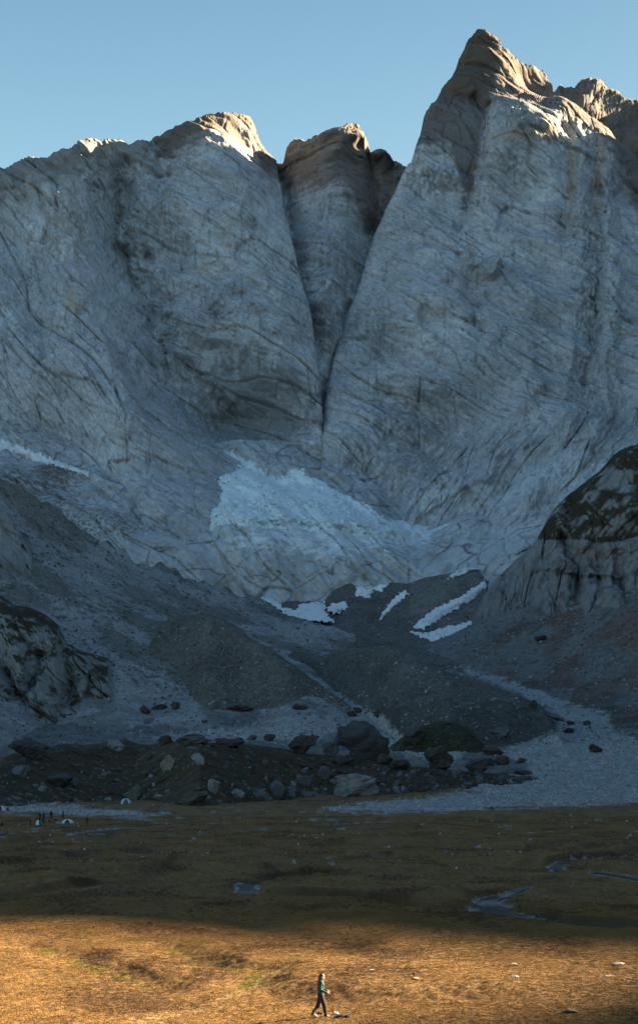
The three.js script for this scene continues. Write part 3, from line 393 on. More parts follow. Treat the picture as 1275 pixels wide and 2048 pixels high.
// rocky spur with grass ledges on the right, broken crag on the left
const turfOn = (c, t) => mixc(c, [0.052, 0.040, 0.024], t);
const topSpur = line([[925, 1285], [945, 1235], [960, 1200], [990, 1160], [1020, 1130], [1060, 1095], [1085, 1050], [1105, 1020], [1130, 995], [1165, 965], [1200, 940], [1225, 910], [1250, 895], [1275, 887], [1400, 830], [1800, 560]]);
const edgeSpur = []; for (let u = 925; u <= 1800; u += 5) edgeSpur.push([u, topSpur(u)]);
const spurCrease = creases([[[[1030, 1100], [1010, 1180], [985, 1260]], 12, 10, 30, 1.1, 0.15], [[[1080, 1090], [1085, 1180], [1110, 1250]], 16, 14, 20, 1.1, 0.15], [[[1120, 1050], [1150, 1130], [1140, 1230]], 16, 16, 20, 1.1, 0.15], [[[1180, 1060], [1190, 1150], [1170, 1230]], 14, 14, 20, 1.1, 0.15], [[[1240, 1090], [1235, 1180], [1250, 1240]], 14, 12, 20, 1.1, 0.15], [[[1060, 1150], [1130, 1160], [1270, 1165]], 9, 6, 40, 1.0, 0.15], [[[1110, 1030], [1160, 1090], [1220, 1100], [1280, 1080]], -16, 20, 40, 1.0, 0.15]]);
massif({ name: 'rock_spur', u0: 925, u1: 1800, nu: 290, nv: 200, top: topSpur, bottom: line([[925, 1300], [1000, 1290], [1130, 1275], [1275, 1270], [1800, 1200]]),
  dist: (u, v) => 1330 - (v - topSpur(u)) * 0.42 - (u - 1000) * 0.20 + spurCrease(u + 6 * n2(u / 24, v / 30), v), edge: edgeSpur, round: 40, roundDepth: 40, back: 300, backDrop: 0.6,
  relief: (x, y, z, u, v) => twoLeans((x, y, z, l) => rockRelief(x * 1.7, y * 1.7, z * 1.7, l, 0.75), 0.8, 1.25, smooth(1090, 1140, v), x, y, z),
  color: (c, x, y, z, u, v, n) => { rockColor(c, x * 1.6, y * 1.6, z * 1.6, v > 1120 ? 1.25 : 0.8); mixc(c, [0.19, 0.178, 0.168], 0.75);
    mixc(c, [0.065, 0.062, 0.064], 0.6 * smooth(0.0, 0.7, 0.5 * n3(x / 11, y / 50, z / 14) + 0.45 * fbm(x / 30, y / 30, z / 30, 4) + 0.2 * smooth(1110, 1160, v))); stain(c, [0.22, 0.14, 0.10], blob(u, v, 1180, 1090, 120, 60) * 0.4, x, y, z, 9, 52);
    const t = smooth(0.1, 0.45, (v < line([[1085, 1085], [1140, 1075], [1200, 1090], [1275, 1075]])(u) ? 0.45 : -0.45) + 0.8 * fbm(x / 30, y / 22, z / 30, 4) + 0.5 * (n.y - 0.4) - 0.75 * blob(u, v, 1225, 962, 46, 34) - 0.6 * blob(u, v, 1120, 1040, 40, 24)); turfOn(c, t); } });
const topCrag = line([[-200, 1130], [0, 1190], [25, 1208], [60, 1215], [90, 1228], [118, 1250], [140, 1290], [170, 1305], [215, 1315], [232, 1350], [240, 1380], [262, 1410], [275, 1425]]);
const cragCrease = creases([[[[90, 1300], [70, 1370], [30, 1450]], 14, 18, 22, 1.1, 0.1], [[[130, 1290], [150, 1360], [130, 1440]], 12, 14, 16, 1.1, 0.1], [[[190, 1330], [180, 1400], [195, 1430]], 10, 10, 14, 1.1, 0.1], [[[30, 1240], [60, 1290], [110, 1320]], 8, 10, 16, 1.1, 0.1], [[[0, 1330], [40, 1380], [60, 1460]], 10, 10, 16, 1.1, 0.1]]);
massif({ name: 'broken_crag', u0: -200, u1: 275, nu: 260, nv: 190, top: topCrag, bottom: line([[-200, 1500], [0, 1475], [80, 1468], [150, 1455], [200, 1430], [275, 1432]]),
  dist: (u, v) => 960 - (v - topCrag(u)) * 0.36 + cragCrease(u + 5 * n2(u / 20, v / 24), v), round: 30, roundDepth: 30, back: 160, backDrop: 0.5,
  relief: (x, y, z) => rockRelief(x * 2.6, y * 2.6, z * 2.6, -1.1, 0.5),
  color: (c, x, y, z, u, v, n) => { rockColor(c, x * 2.4, y * 2.4, z * 2.4, -1.1); mixc(c, [0.20, 0.202, 0.185], 0.75); turfOn(c, smooth(-0.08, 0.5, 0.75 * fbm(x / 17 + 3, y / 15, z / 17, 4) + 0.9 * (n.y - 0.55) + 0.25 * smooth(1330, 1230, v))); } });
// small crag in the scree above it
const topCrag2 = line([[-200, 985], [0, 1010], [25, 1035], [45, 1075], [62, 1105], [68, 1140], [55, 1180], [75, 1200]]);
massif({ name: 'broken_crag', u0: -200, u1: 72, nu: 110, nv: 110, top: topCrag2, bottom: line([[-200, 1240], [72, 1205]]), dist: (u, v) => 1175 - (v - topCrag2(u)) * 0.45, round: 24, roundDepth: 40, back: 130, backDrop: 0.5,
  relief: (x, y, z) => rockRelief(x * 2, y * 2, z * 2, -0.8, 0.32), color: (c, x, y, z) => { rockColor(c, x * 2, y * 2, z * 2, -0.8); mixc(c, [0.17, 0.175, 0.15], 0.55); turfOn(c, smooth(0.2, 0.5, fbm(x / 20, y / 20, z / 20, 4))); } });

// the loose slope that lies nearest at a bearing
const slopes = [[screeL, -300, 760, (u) => line([[-300, 880], [0, 950], [280, 1125], [540, 1205], [760, 1300]])(u), () => 1500], [moraine1, 300, 700, topM1, botM1], [moraine2, 545, 1130, topM2, botM2], [screeR, 820, 1650, line([[820, 1300], [960, 1240], [1275, 1180], [1650, 1000]]), line([[820, 1350], [1000, 1400], [1120, 1440], [1275, 1480], [1650, 1580]])], [upperM, 430, 1060, topUpper, () => 1350]];
function nearestSlope(u, v) { const d = dOf(v), x = (u - CX) / FOCAL * d; let best = v > 1240 ? new THREE.Vector3(x, groundY(x, -d), -d) : null; for (const [m, a, b, t, f] of slopes) if (u >= a && u <= b && v >= t(u) && v <= f(u)) { const p = m.near(u, v); if (!best || p.z > best.z) best = p; } return best; }
// ---------------------------------------------------------------- valley floor
// brooks: course, half width (m), depth of the bed, water or dry
const brookList = [
  [[[1330, 1878], [1275, 1869], [1180, 1861], [1100, 1855], [1040, 1848], [1000, 1840], [962, 1830], [978, 1821], [1000, 1813], [985, 1805], [972, 1798], [990, 1791], [1018, 1786], [1058, 1776]], [0.6, 0.6, 0.6, 0.6, 0.9, 1.5, 1.7, 1.8, 1.7, 1.5, 1.2, 0.9, 0.7, 0.4], 0.24, 1],
  [[[1000, 1842], [925, 1831], [850, 1824], [760, 1812], [640, 1803], [560, 1797], [505, 1790]], 0.35, 0.42, 0],
  [[[505, 1795], [486, 1784], [495, 1777], [490, 1765]], 1.0, 0.5, 1],
  [[[495, 1768], [540, 1752], [640, 1742], [700, 1748]], 0.35, 0.3, 0],
  [[[1300, 1768], [1260, 1760], [1200, 1751], [1150, 1746], [1110, 1736], [1140, 1728], [1200, 1725], [1300, 1716]], 0.8, 0.45, 1],
  [[[1068, 1706], [1108, 1708], [1180, 1700], [1300, 1692]], 0.9, 0.2, 0],
  [[[640, 1716], [672, 1727], [684, 1721]], 0.9, 0.45, 1],
  [[[684, 1722], [760, 1712], [850, 1716]], 0.4, 0.3, 0],
  [[[-60, 1826], [0, 1815], [90, 1798], [180, 1782], [260, 1772], [330, 1752], [370, 1733], [330, 1726], [300, 1722]], 0.9, 0.65, 0],
  [[[-60, 1738], [0, 1734], [90, 1729], [150, 1719], [160, 1711]], 0.9, 0.5, 0],
  [[[-60, 1700], [0, 1691], [70, 1684], [120, 1679], [160, 1673]], 1.0, 0.7, 0],
  [[[158, 1674], [200, 1668], [240, 1663], [275, 1660]], 2.6, 0.5, 1],
  [[[350, 1654], [400, 1650], [445, 1646]], 2.4, 0.4, 1],
  [[[40, 1622], [110, 1622], [180, 1622], [250, 1630], [300, 1633], [350, 1632]], 5.5, 0.25, 0],
  [[[640, 1652], [720, 1646], [770, 1643]], 1.8, 0.3, 1],
  [[[760, 1630], [850, 1626], [960, 1622], [1060, 1618]], 2.0, 0.25, 1],
];
// the lie of the land before the brooks cut into it
function landY(x, z, calm = 1) {
  const d = -z, far = smooth(40, 60, d);
  return riseS(d) + far * (0.35 * fbm2(x / 26, z / 34, 3) + calm * 0.10 * fbm2(x / 5, z / 6, 3)) + calm * 0.03 * n2(x / 0.9, z / 0.9) + smooth(400, 600, d) * 1.2 * fbm2(x / 20, z / 20, 3) + 0.5 * smooth(-0.1, 0.15, fbm2(x / 60 + 4, z / 40 + 9, 2)) * far * smooth(620, 320, d);
}
const brooks = brookList.map(([pts, w, depth, wet]) => {
  const p = pts.map(onFloor), q = [], ws = [], width = (i) => Array.isArray(w) ? w[i] : w, wide = Array.isArray(w) ? Math.max(...w) : w;
  for (let i = 0; i < p.length - 1; i++) for (let k = 0; k < 6; k++) { const t = k / 6, P0 = p[Math.max(i - 1, 0)], P1 = p[i], P2 = p[i + 1], P3 = p[Math.min(i + 2, p.length - 1)]; q.push([0, 1].map((c) => 0.5 * (2 * P1[c] + (P2[c] - P0[c]) * t + (2 * P0[c] - 5 * P1[c] + 4 * P2[c] - P3[c]) * t * t + (3 * P1[c] - P0[c] - 3 * P2[c] + P3[c]) * t ** 3))); ws.push(lerp(width(i), width(i + 1), t)); }
  q.push(p[p.length - 1]); ws.push(width(p.length - 1));
  const raw = q.map(([x, z]) => landY(x, z, 0)), level = raw.map((_, i) => { let a = 0, n = 0; for (let k = -4; k <= 4; k++) if (raw[i + k] !== undefined) { a += raw[i + k]; n++; } return a / n - 0.16; });
  const xs = q.map((k) => k[0]), zs = q.map((k) => k[1]), r = wide + 25; return { q, w: wide, ws, level, depth: depth * 1.6, wet, b: [Math.min(...xs) - r, Math.max(...xs) + r, Math.min(...zs) - r, Math.max(...zs) + r] };
});
// each brook has cut a low bank on its far side; the near side slopes down to it
const brookOut = { lift: 0, bed: 0, bank: 0, flat: 0, level: 0 };
function brookAt(x, z) {
  let lift = 0, bed = 0, bank = 0, flat = 0, level = 0;
  for (const k of brooks) {
    if (x < k.b[0] || x > k.b[1] || z < k.b[2] || z > k.b[3]) continue;
    const q = nearLine(k.q, x, z), f = q[2] * (k.q.length - 1), i = Math.min(k.q.length - 2, Math.floor(f)), w = lerp(k.ws[i], k.ws[i + 1], f - i);
    const e = Math.max(0, q[0] + w * 0.3 * n2(x / (w * 3 + 1), z / (w * 3 + 1))), beyond = clamp((q[3] - z) / Math.max(q[0], 0.05)), end = smooth(0, 0.06, q[2]) * smooth(1, 0.94, q[2]), near = smooth(w + 0.7, w * 0.95, e);
    if (near > flat) { flat = near; level = lerp(k.level[i], k.level[i + 1], f - i); }
    lift = Math.max(lift, end * k.depth * beyond * smooth(w + 0.2, w + 0.9, e) * smooth(24, 4, e));
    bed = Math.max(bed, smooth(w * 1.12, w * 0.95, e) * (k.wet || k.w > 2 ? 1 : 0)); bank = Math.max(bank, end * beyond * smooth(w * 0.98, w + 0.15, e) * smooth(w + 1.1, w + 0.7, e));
  }
  brookOut.lift = lift; brookOut.bed = bed; brookOut.bank = bank; brookOut.flat = flat; brookOut.level = level; return brookOut;
}
const hollows = [[[60, 1893], [150, 1912], [165, 1925], [250, 1945], [325, 1965]], [[335, 1890], [365, 1905], [400, 1922], [470, 1935], [525, 1950], [500, 1965]]].map((l) => l.map(onFloor));
const track = [[250, 2048], [330, 2025], [420, 2005], [490, 1978], [560, 1950], [640, 1930]].map(onFloor);
function groundY(x, z) {
  const d = -z, br = brookAt(x, z); let y = landY(x, z) + br.lift; y = lerp(y, br.level - 0.09, br.flat);
  if (d < 120) for (const h of hollows) { const e = nearLine(h, x, z)[0]; if (e < 2.2) y -= 0.32 * smooth(2.2, 0.2, e); }
  return y;
}
const DRY = [0.205, 0.118, 0.050], SEDGE = [0.095, 0.052, 0.027], MOSS = [0.19, 0.145, 0.035], STONE = [0.31, 0.313, 0.315];
// one meadow: straw-coloured mat grass with patches of brown sedge all over it
const sedgeShare = (x, z) => 0.75 * smooth(0.05, 0.45, fbm2(x / 11, z / 17, 4) + 0.25 * n2(x / 0.7, z / 1.0));
function mossShare(x, z) { if (z < -120) return 0; let m = 0; for (const h of hollows) { const q = nearLine(h, x, z); m = Math.max(m, smooth(1.5, 0.1, q[0])); } return smooth(0.55, 0.85, m * 0.85 + 0.6 * fbm2(x / 2.2, z / 3.5, 3)); }
function floorColor(c, x, z, u, v) {
  const s = sedgeShare(x, z), g1 = 1 + 0.16 * fbm2(x / 3, z / 5, 4) + 0.10 * n2(x / 0.5, z / 0.5);
  c[0] = DRY[0] * g1; c[1] = DRY[1] * g1; c[2] = DRY[2] * g1;
  mixc(c, [0.115, 0.064, 0.030], smooth(0.1, 0.6, fbm2(x / 6 + 50, z / 9, 4)) * 0.6);
  if (z > -120) { mixc(c, MOSS, mossShare(x, z) * 0.9); const e = nearLine(track, x, z)[0]; mixc(c, [0.26, 0.19, 0.10], 0.5 * smooth(0.9, 0.2, e + 0.5 * n2(x / 0.8, z / 0.8))); }
  const k = fbm2(x / 30, z / 22, 4), sed = [SEDGE[0] * (1 + 0.5 * k), SEDGE[1] * (1 + 0.45 * k), SEDGE[2] * (1 + 0.4 * k)]; mixc(sed, [0.070, 0.045, 0.025], smooth(0, 0.5, fbm2(x / 45 + 9, z / 30, 3)) * 0.7);
  mixc(c, sed, s);
  const px = -z / FOCAL * 2, gs = gravelAt(u, v);
  if (-z > 520) { const g = 0.14 + 0.07 * fbm2(x / 20, z / 20, 4) + 0.05 * n2(x / 1.5, z / 1.5); mixc(c, [g, g * 0.98, g * 0.95], smooth(-0.15, 0.15, fbm2(x / 18, z / 24, 4) * 0.6 + (-z - 600) / 60)); }
  let st = smooth(-3, 4, gs + 7 * fbm2(x / 14, z / 20, 4) + 5 * n2(x / 3, z / 4) * clamp(px * 8));
  const br = brookAt(x, z); st = Math.max(st, br.bed); mixc(c, [0.030, 0.021, 0.015], br.bank * 0.9);  // bank faces coloured near black, standing in for the shade of the undercut
  st = Math.max(st, 0.8 * smooth(0.50, 0.62, fbm2(x / 16 + 80, z / 9, 4)) * smooth(180, 230, -z) * smooth(470, 420, -z));
  mixc(c, STONE.map((q) => q * (0.78 + 0.5 * (cells(x / 0.9, 0.5, z / 1.4)[2]))), st);
}
{ // finer rows and columns where the picture looks, wide and coarse beyond
  const ss = []; for (let i = 0; i <= 10; i++) ss.push(-2.6 + i * 0.23); for (let i = 1; i <= 340; i++) ss.push(-0.30 + i * 0.60 / 340); for (let i = 1; i <= 10; i++) ss.push(0.30 + i * 0.23);
  const ds = []; for (let v = 2118; v > 1612; v -= v < 1905 && v > 1715 ? 0.75 : 1.35) ds.push(EYE * FOCAL / (v - CY)); for (let d = ds[ds.length - 1] + 4; d < 1500; d += d < 800 ? 4.5 : 9) ds.push(d); ds.push(1700);
  const nu = ss.length, nv = ds.length, pos = new Float32Array(nu * nv * 3), col = new Float32Array(nu * nv * 3), c = [0, 0, 0];
  for (let j = 0; j < nv; j++) for (let i = 0; i < nu; i++) {
    const k = ((nv - 1 - j) * nu + i) * 3, d = ds[j], x = ss[i] * d, y = groundY(x, -d); pos[k] = x; pos[k + 1] = y; pos[k + 2] = -d;
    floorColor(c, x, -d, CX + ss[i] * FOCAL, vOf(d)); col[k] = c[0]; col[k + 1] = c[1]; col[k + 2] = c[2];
  }
  tag(mesh('valley_floor', gridGeometry(pos, col, nu, nv), earth), null, null, null, 'structure');
}
{ // the grassy rise the viewpoint stands on
  const nu = 120, nv = 90, pos = new Float32Array(nu * nv * 3), col = new Float32Array(nu * nv * 3), c = [0, 0, 0];
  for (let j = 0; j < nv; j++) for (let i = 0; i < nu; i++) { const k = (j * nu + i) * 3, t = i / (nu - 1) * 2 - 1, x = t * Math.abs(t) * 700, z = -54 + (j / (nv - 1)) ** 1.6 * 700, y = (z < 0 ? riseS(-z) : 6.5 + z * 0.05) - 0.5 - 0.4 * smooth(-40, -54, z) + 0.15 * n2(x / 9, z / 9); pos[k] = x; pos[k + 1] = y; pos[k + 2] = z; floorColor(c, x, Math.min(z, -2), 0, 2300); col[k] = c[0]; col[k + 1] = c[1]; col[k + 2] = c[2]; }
  tag(mesh('viewpoint_slope', gridGeometry(pos, col, nu, nv), earth), null, null, null, 'structure');
}
{ // the valley's right-hand side: its ridge, with a notch in it, keeps the evening sun off the floor
  const XC = 820, lit = (x, d) => [-d - (XC - x) * Math.tan(SUN_BACK), (XC - x) / Math.cos(SUN_BACK) * Math.tan(SUN_UP)];   // ridge point whose shadow reaches (x, d)
  const far = [[21, 71], [12, 75], [0, 81], [-9, 88], [-21, 98]].map(([x, d]) => lit(x, d)), near = [[12.3, 67], [4.5, 57]].map(([x, d]) => lit(x, d));
  const zf = far[0][0], zn = near[0][0], zm = (zf + zn) / 2;
  const crest = line([[-2300, 1000], [-1900, 1000], [-1500, 930], [-1100, 820], [-700, 640], [far[4][0] - 70, 520], ...far.slice().reverse(), [zm, Math.min(far[0][1], near[0][1]) - 14], ...near, [near[1][0] + 40, near[1][1] + 22], [-250, 500], [0, 540], [500, 560], [900, 560]]);
  const zs = []; for (let z = -2300; z < zm - 120; z += 30) zs.push(z); for (let z = zm - 120; z < zm + 120; z += 2) zs.push(z); for (let z = zm + 120; z <= 900; z += 30) zs.push(z);
  const nu = 46, nv = zs.length, pos = new Float32Array(nu * nv * 3), col = new Float32Array(nu * nv * 3), c = [0, 0, 0];
  for (let j = 0; j < nv; j++) for (let i = 0; i < nu; i++) {
    const z = zs[j], s = i / (nu - 1) * 1.5, X0 = Math.max(330 + 40 * n2(z / 300, 3), -z * 0.3), k = (j * nu + i) * 3, H = crest(z), fold = 26 * fbm2(z / 120, s * 3, 3) * smooth(0, 0.2, s) * smooth(0.97, 0.8, s);
    const x = lerp(X0, XC, s), y = s <= 1 ? lerp(riseS(clamp(-z, 60, 1400)) - 8, H, Math.pow(s, 1.25)) + fold : H - (s - 1) * 700; pos[k] = x; pos[k + 1] = y; pos[k + 2] = z;
    rockColor(c, x, y, z, 0.7); mixc(c, [0.09, 0.08, 0.045], smooth(-0.2, 0.3, fbm(x / 60, y / 40, z / 60, 4))); col[k] = c[0]; col[k + 1] = c[1]; col[k + 2] = c[2];
  }
  tag(mesh('valley_side', gridGeometry(pos, col, nu, nv), earth), null, null, null, 'structure');
}
const WATER = new THREE.MeshPhysicalMaterial({ color: new THREE.Color().setRGB(0.05, 0.06, 0.065), roughness: 0.12, metalness: 0, ior: 1.33, side: THREE.DoubleSide });
for (const k of brooks) if (k.wet) {
  const pos = [], idx = [], n = k.q.length;
  for (let i = 0; i < n; i++) { const a = k.q[Math.max(i - 1, 0)], b = k.q[Math.min(i + 1, n - 1)], tx = b[0] - a[0], tz = b[1] - a[1], l = Math.hypot(tx, tz) || 1, w = k.ws[i] * (0.72 + 0.2 * n2(k.q[i][0] / 5, k.q[i][1] / 5)) * (i === 0 || i === n - 1 ? 0.15 : 1), y = k.level[i]; for (const s of [-1, 1]) pos.push(k.q[i][0] - tz / l * w * s, y, k.q[i][1] + tx / l * w * s); if (i) idx.push(2 * i - 2, 2 * i - 1, 2 * i, 2 * i - 1, 2 * i + 1, 2 * i); }
  const g = new THREE.BufferGeometry(); g.setAttribute('position', new THREE.Float32BufferAttribute(pos, 3)); g.setIndex(idx); g.computeVertexNormals();
  tag(mesh('brook_water', g, WATER), null, null, null, 'structure');
}
// grassy mound with boulders at the far side of the meadow, green knoll behind it
const topMound = line([[-200, 1545], [-60, 1530], [0, 1520], [20, 1508], [60, 1502], [105, 1492], [130, 1487], [170, 1489], [200, 1486], [215, 1480], [250, 1478], [275, 1487], [300, 1490], [330, 1482], [400, 1485], [500, 1488], [560, 1496], [610, 1506], [680, 1512], [760, 1520], [800, 1532], [860, 1535], [930, 1542], [1000, 1548], [1075, 1556]]);
const botMound = line([[-200, 1622], [0, 1614], [200, 1603], [270, 1602], [330, 1606], [400, 1612], [560, 1602], [660, 1592], [760, 1589], [930, 1578], [1075, 1562]]);
const distMound = (u, v) => { const b = botMound(u), t = topMound(u), d0 = dOf(b) + 2; return d0 + (b - v) * (0.62) ; };
const mound = massif({ name: 'grassy_mound', u0: -200, u1: 1075, nu: 520, nv: 100, top: topMound, bottom: botMound, dist: distMound, round: 14, roundDepth: 14, back: 60, backDrop: 0.5,
  relief: (x, y, z) => 5.5 * fbm(x / 30, y / 14, z / 30, 3) + 1.6 * fbm(x / 7, y / 5, z / 7, 3) + 0.4 * n3(x / 1.6, y / 1.6, z / 1.6),
  color: (c, x, y, z, u, v) => { const k = fbm(x / 12, y / 8, z / 12, 4); c[0] = 0.072; c[1] = 0.050; c[2] = 0.032; mixc(c, [0.046, 0.048, 0.025], smooth(-0.1, 0.5, k)); mixc(c, [0.075, 0.045, 0.028], smooth(0.1, 0.6, fbm(x / 9 + 40, y / 6, z / 9, 3)) * 0.7); const g = 1 + 0.3 * n3(x / 1.5, y / 1.5, z / 1.5); c[0] *= g; c[1] *= g; c[2] *= g; mixc(c, [0.20, 0.20, 0.17], smooth(0.35, 0.6, fbm(x / 5 + 9, y / 5, z / 5, 3) + 0.25 * smooth(1560, 1600, v) * smooth(220, 100, u)) * 0.7); } });
const topKnoll = line([[770, 1500], [800, 1478], [825, 1458], [850, 1450], [885, 1442], [915, 1447], [940, 1462], [960, 1482], [975, 1500]]);
const knoll = massif({ name: 'green_knoll', u0: 770, u1: 975, nu: 110, nv: 60, top: topKnoll, bottom: line([[770, 1512], [975, 1508]]), dist: (u, v) => dOf(1506) + 3 + (1510 - v) * 0.55, round: 18, roundDepth: 18, back: 60, backDrop: 0.5,
  relief: (x, y, z) => 5 * fbm(x / 24, y / 18, z / 24, 4) + 1.0 * facet(x / 3, y / 3, z / 3), color: (c, x, y, z) => { c[0] = 0.034; c[1] = 0.036; c[2] = 0.018; mixc(c, [0.065, 0.045, 0.03], smooth(-0.1, 0.5, fbm(x / 7, y / 7, z / 7, 4))); mixc(c, [0.2, 0.19, 0.17], smooth(0.45, 0.7, fbm(x / 3, y / 3, z / 3, 3))); } });

// ---------------------------------------------------------------- boulders
const rockMats = {}; function rockMat(r, g, b) { const k = `${r},${g},${b}`; return rockMats[k] ??= MAT({ vertexColors: true, color: new THREE.Color().setRGB(r, g, b) }); }
// a broken block: a ball cut by flat faces, then chipped; about as wide as w, as high as h
function blockGeometry(seed, w, h, dep, detail = 9, cuts = 17, rough = detail > 12 ? 1.5 : 1) {
  const R = rng(seed), g0 = mergeVertices(new THREE.IcosahedronGeometry(1, detail).deleteAttribute('normal').deleteAttribute('uv')), p = g0.attributes.position, v = new THREE.Vector3(), planes = [];
  for (let i = 0; i < cuts; i++) { const y = R() * 1.7 - 0.7, a = R() * 6.283, q = Math.sqrt(Math.max(0, 1 - y * y)); planes.push([new THREE.Vector3(q * Math.cos(a), y, q * Math.sin(a)).normalize(), 0.44 + R() * 0.30]); }
  const o = R() * 100, box = new THREE.Box3();
  for (let i = 0; i < p.count; i++) {
    v.fromBufferAttribute(p, i); for (const [n, d] of planes) { const t = v.dot(n) - d; if (t > 0) v.addScaledVector(n, -t); }
    const r = 1 + rough * (0.17 * facet(v.x * 2.6 + o, v.y * 2.6, v.z * 2.6) + 0.09 * facet(v.x * 6 + o, v.y * 6, v.z * 6) + 0.045 * facet(v.x * 13 + o, v.y * 13, v.z * 13) + 0.02 * n3(v.x * 14 + o, v.y * 14, v.z * 14)); v.multiplyScalar(r); box.expandByPoint(v); p.setXYZ(i, v.x, v.y, v.z);
  }
  const s = box.getSize(new THREE.Vector3()), c = box.getCenter(new THREE.Vector3()), col = new Float32Array(p.count * 3);
  for (let i = 0; i < p.count; i++) {
    const x = (p.getX(i) - c.x) / s.x * w, y = (p.getY(i) - box.min.y) / s.y * h * 1.25 - h * 0.25, z = (p.getZ(i) - c.z) / s.z * dep; p.setXYZ(i, x, y, z);
    const k = 8 / w, m = 1 + 0.3 * fbm(x * k * 0.5 + o, y * k * 0.5, z * k * 0.5, 4) - 0.35 * smooth(0.35, 0.7, n3(x * k * 0.4 + o, y * k * 2.2, z * k * 0.4)); col[i * 3] = m; col[i * 3 + 1] = m; col[i * 3 + 2] = m;
  }
  g0.setAttribute('color', new THREE.BufferAttribute(col, 3));
  return toCreasedNormals(g0, 0.6);
}
const floorSpot = (u, v) => { const d = dOf(v), x = (u - CX) / FOCAL * d; return new THREE.Vector3(x, groundY(x, -d), -d); };
const BR = [0.060, 0.047, 0.040], DG = [0.062, 0.060, 0.060], GR = [0.115, 0.115, 0.115], PA = [0.23, 0.225, 0.22], BL = [0.135, 0.145, 0.16], RD = [0.068, 0.043, 0.037];
